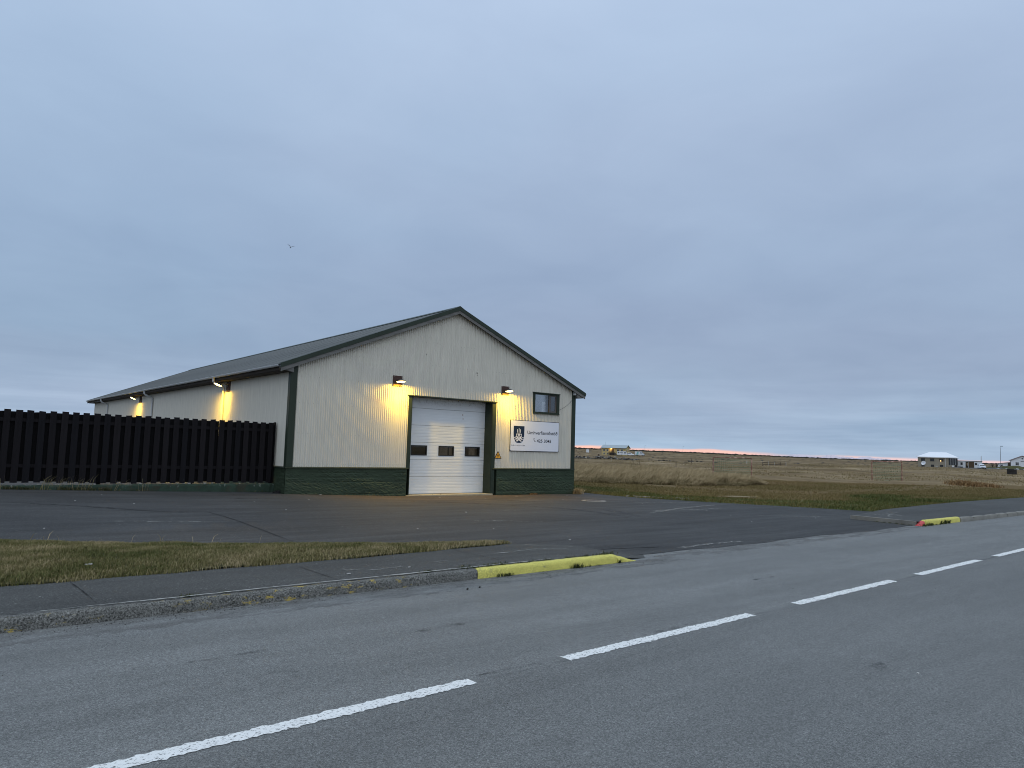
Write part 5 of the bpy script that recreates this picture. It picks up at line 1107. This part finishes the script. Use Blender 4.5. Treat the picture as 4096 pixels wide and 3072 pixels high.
def field_posts():
    spec = (((126.0, 112.6), .92, .09, 'postp', 'pale fence post in front of the left end of the stone wall'), ((130.4, 108.0), .95, .07, 'postp', 'pale fence post in front of the middle of the stone wall'), ((132.4, 105.8), 1.3, .05, 'post', 'thin brown fence post at the right end of the stone wall'),
            ((97.5, 69.9), 1.0, .05, 'post', 'thin brown fence post standing in the dry grass below the van'), ((101.8, 64.6), 1.0, .10, 'post', 'thick dark fence post in the dry grass left of the nearer goal'), ((167.6, 110.3), .9, .13, 'post', 'thick dark stump-like post farther off above the nearer goal'), ((176.5, 97.4), .85, .10, 'wframe', 'leaning white marker stake right of the nearer goal'), ((180, 131), .7, .09, 'post', 'short dark post among the scattered dark rocks'))
    for (x, y), h, w, m, lab in spec:
        o = MB().prism([(-w/2, -w/2), (w/2, -w/2), (w/2, w/2), (-w/2, w/2)], -.3, h, 'z').prism([(-w/2, -w/2), (w/2, -w/2), (w/2, w/2), (-w/2, w/2)], h, h+.02, 'z').build('fence_post', M[m], None, (x, y, Z(x, y)), (0, .25 if 'leaning' in lab else random.uniform(-.04, .04), random.random()))
        tag(o, lab, 'post', 'lone posts in the field')
    t = thing('paddock', 'little paddock of pale posts and rails beyond the nearer goal', 'paddock', (136.2, 67.5, Z(136.2, 67.5)), ang(np.array([2.5, -4.2]))); Wp = 4.9
    cor = [(0, 0), (1.25, 0), (2.5, 0), (3.7, 0), (Wp, 0), (Wp, 3), (2.5, 3), (0, 3), (0, 1.5)]
    for i, (x, y) in enumerate(cor): MB().box(x-.05, x+.05, y-.05, y+.05, -.3, .95+.15*(i % 2)).build('post', M['postp'] if i % 3 else M['post'], t)
    for (x0, x1, y) in ((0, Wp, .0), (0, Wp, 3.)):
        for z in (.35, .75): MB().box(x0, x1, y+.052, y+.08, z, z+.09).build('rail', M['post'], t)
    P = polar(150, 73.72); b = thing('stone_hut', 'small square dark stone hut with a turf roof at the right', 'hut', (P[0], P[1], -.28), ang(np.array([.27, -.96])))
    ws = MB(); rng = random.Random(2); Wh, Dh, Hh = 1.42, 1.2, .84; n = 0
    for row in range(4):
        x = 0.
        while x < Wh-.02:
            w = min(rng.uniform(.16, .34), Wh-x); z0 = row*Hh/4
            MB().box(x+.008, x+w-.008, -.02+rng.uniform(-.02, .02), .16, z0+.006, z0+Hh/4-.008).build('stone', M['rock'], b); x += w
    MB().box(.02, Wh-.02, .02, Dh, -.3, Hh).build('core', M['rock'], b)
    P2 = [[(Wh*u-.08+.16*u, Dh*v-.1+.2*v, Hh+.02+.13*math.sin(PI*u)*math.sin(PI*v)+rng.uniform(0, .05)) for u in np.linspace(0, 1, 8)] for v in np.linspace(0, 1, 7)]; MB().grid(P2).build('turf_roof', M['turf'], b)
    q = np.array([415.7, 402.4]); c = thing('white_hut', 'small white hut with a mesh pen beside it left of the yellow house', 'hut', (q[0], q[1], Z(*q)), ang(np.array([.72, -.69])))
    MB().box(0, 2.3, 0, 2, -.5, 2.5).build('wall', M['whitewall'], c); MB().prism([(-.15, 2.5), (1.15, 2.95), (2.45, 2.5)], -.15, 2.15).build('roof', M['wframe'], c); MB().box(.9, 1.6, -.04, 0, 0, 1.9).build('door', M['wframe'], c)
    pn = MB()
    for x in (2.9, 3.6, 4.3): pn.box(x-.05, x+.05, .5, .6, -.3, 2.4)
    for z in (.6, 1.2, 1.8, 2.35): pn.box(2.3, 4.35, .5, .56, z, z+.05)
    pn.build('mesh_pen', M['galv'], c)
    q = np.array([279.2, 256.3]); o = MB().lathe([(0, -.3), (.5, 0), (.55, .5), (.35, .85), (0, 1.0)], n=8, smooth=False).build('dark_boulder', mat('red_brown_rock', (.045, .028, .022), .9, .2), None, (q[0], q[1], Z(*q))); tag(o, 'upright red-brown boulder alone in the field left of the yellow house', 'boulder')
field_posts()

def stone_wall():
    t = thing('dry_stone_wall', 'tumbled dry stone wall across the field below the yellow house', 'stone wall', (0, 0, 0)); rng = random.Random(11); meshes = []
    for k in range(8):
        b = MB(); v = []
        for dx, dy, dz in ((-1, -1, -1), (1, -1, -1), (1, 1, -1), (-1, 1, -1), (-1, -1, 1), (1, -1, 1), (1, 1, 1), (-1, 1, 1)): v.append((dx*.5*rng.uniform(.6, 1), dy*.5*rng.uniform(.6, 1), dz*.5*rng.uniform(.55, 1)))
        b.add(v, [(0, 3, 2, 1), (4, 5, 6, 7), (0, 1, 5, 4), (1, 2, 6, 5), (2, 3, 7, 6), (3, 0, 4, 7)]); meshes.append(b.mesh('stone', M['stone'] if k < 4 else (M['rock'] if k < 7 else M['ring'])))
    A, B = np.array([184., 181.5]), np.array([203.5, 161.5]); n = 0
    for row in range(3):
        u = 0.
        while u < 1:
            s = rng.uniform(.42, .85); q = A+(B-A)*u; keep = row == 0 or rng.random() < (.85 if row == 1 else .5)*(1-.5*u)
            if keep: o = link('stone', rng.choice(meshes), t, (q[0]+rng.uniform(-.2, .2), q[1]+rng.uniform(-.2, .2), Z(*q)+.12+row*.30+rng.uniform(-.05, .05)), (rng.uniform(-.4, .4), rng.uniform(-.4, .4), rng.random()*3)); o.scale = (s*1.1, s*.9, s*.75)
            u += s*.72/27.9
    ROCKS = ('dark rock closest to the right end of the stone wall', 'small dark rock touching the one nearest the stone wall', 'large dark rock at the left of the second cluster', 'small dark rock second in the second cluster', 'largest dark rock in the middle of the second cluster',
             'dark rock just right of the largest one in its cluster', 'dark rock last but one of the second cluster', 'dark rock closing the second cluster on the right', 'dark rock first of the cluster seen left of the nearer goal', 'smaller dark rock second of the cluster left of the nearer goal', 'broad dark rock third of the cluster left of the nearer goal', 'rightmost dark rock of the loose row beside the nearer goal')
    for i, (x, y, s) in enumerate(((206, 158.8, .6), (206.6, 158.0, .5), (208.2, 155.8, .7), (208.8, 155.2, .5), (209.4, 154.4, .8), (210.2, 153.5, .6), (210.8, 152.6, .7), (211.6, 151.6, .6), (214.5, 146.4, .8), (215.2, 145.3, .7), (216.2, 144.1, .9), (217, 143, .6))):
        o = link('rock', meshes[3+i % 3], None, (x, y, Z(x, y)+.2), (0, 0, i*.7)); o.scale = (s*1.4, s, s*.8); tag(o, ROCKS[i], 'rock', 'dark rocks in a loose row')
    b = MB()
    for _ in range(520):
        r, azz = rng.uniform(230, 800), rng.uniform(43, 76); q = polar(r, azz); s = rng.uniform(.2, .6)*(1+r/500)*.7
        b.add([(q[0]+s*dx*rng.uniform(1, 2.2), q[1]+s*dy*rng.uniform(1, 2.2), Z(*q)+s*.5*dz*rng.uniform(.5, 1)+.05) for dx, dy, dz in ((1, 0, 0), (-1, 0, 0), (0, 1, 0), (0, -1, 0), (0, 0, 1))], [(0, 2, 4), (2, 1, 4), (1, 3, 4), (3, 0, 4)])
    tag(b.build('lava_stones', M['rock']), kind='stuff')
    # dark heather and lava along the skyline
    b = MB(); ico = [(0, 0, 1), (.89, 0, .45), (.28, .85, .45), (-.72, .53, .45), (-.72, -.53, .45), (.28, -.85, .45), (.95, 0, -.2), (.3, .9, -.2), (-.77, .55, -.2), (-.77, -.55, -.2), (.3, -.9, -.2)]
    fs = [(0, 1, 2), (0, 2, 3), (0, 3, 4), (0, 4, 5), (0, 5, 1)]+[f for i in range(5) for f in ((1+i, 6+i, 1+(i+1) % 5), (6+i, 6+(i+1) % 5, 1+(i+1) % 5))]
    for _ in range(1700):
        r, azz = rng.uniform(820, 930), rng.uniform(40, 79); q = polar(r, azz); w, h = rng.uniform(1.2, 4.2), rng.uniform(.5, 1.35)
        b.add([(q[0]+x*w*rng.uniform(.7, 1.2), q[1]+y*w*rng.uniform(.7, 1.2), Z(*q)+z*h*rng.uniform(.7, 1.2)-.2) for x, y, z in ico], fs)
    tag(b.build('heather_scrub', mat('dark_heather', (.026, .024, .018), .95, .1, .4, .2)), kind='stuff')
stone_wall()
def mountains():
    rng = np.random.default_rng(5); P = []; azs = np.linspace(58.5, 67, 120)
    pk = sum(a*np.sin(azs*f+p) for a, f, p in ((10, 2.3, .4), (7, 5.1, 1), (4, 11, 2), (2.5, 23, .3)))
    top = -2+22*np.exp(-((azs-61.2)/.8)**2)+20*np.exp(-((azs-63.2)/.9)**2)+16*np.exp(-((azs-65.2)/.8)**2)+pk*.45
    for r, k in ((7600, -1), (7900, .45), (8200, 1.), (8600, .3), (9200, -1)): P.append([(*polar(r, a), (t if k == 1. else (t*k if k > 0 else -160))+rng.normal(0, 2)) for a, t in zip(azs, top)])
    tag(MB().grid(P, False).build('snowy_mountains', mat('distant_snow', (.70, .62, .66), .9, .1, .12, .004)), kind='structure')
mountains()

# ------------------------------------------------------------------ gull
def gull():
    b = MB(); body = [(-.30, .015), (-.22, .05), (-.05, .085), (.12, .08), (.22, .045), (.30, .05), (.36, .03), (.43, .004)]; n = 10
    rows = [[(r*math.cos(2*PI*k/n), y, r*math.sin(2*PI*k/n)*.9) for k in range(n)] for y, r in body]
    for s in (-1, 1):                                   # wings grow out of the flank, cranked at the wrist
        W_ = [(.05, .14, -.10, .02, .035), (.22, .15, -.08, .17, .03), (.42, .16, -.04, .27, .022), (.60, .10, -.07, .33, .014), (.82, -.06, -.16, .43, .004)]
        if s > 0: W_ = [(x*.72, a, c, z*1.35, t) for x, a, c, z, t in W_]
        b.grid([[(s*x, a, z) for x, a, c, z, t in W_], [(s*x, (a+c)/2, z+t) for x, a, c, z, t in W_], [(s*x, c, z) for x, a, c, z, t in W_], [(s*x, (a+c)/2, z-t) for x, a, c, z, t in W_], [(s*x, a, z) for x, a, c, z, t in W_]])
    b.grid([r+[r[0]] for r in rows]); b.add([(-.06, -.28, 0), (.06, -.28, 0), (.10, -.46, .01), (-.10, -.46, .01), (0, -.30, .03), (0, -.45, .025)], [(0, 1, 2, 3), (0, 4, 1), (0, 3, 5, 4), (1, 4, 5, 2)])
    o = b.build('gull', mat('grey_gull_feather', (.16, .18, .21), .8, .2, .1, 3), None, (45.25, 118.4, 41.1), (.1, 0, math.radians(170))); tag(o, 'gull in flight alone in the sky above the warehouse roof', 'bird')
gull()
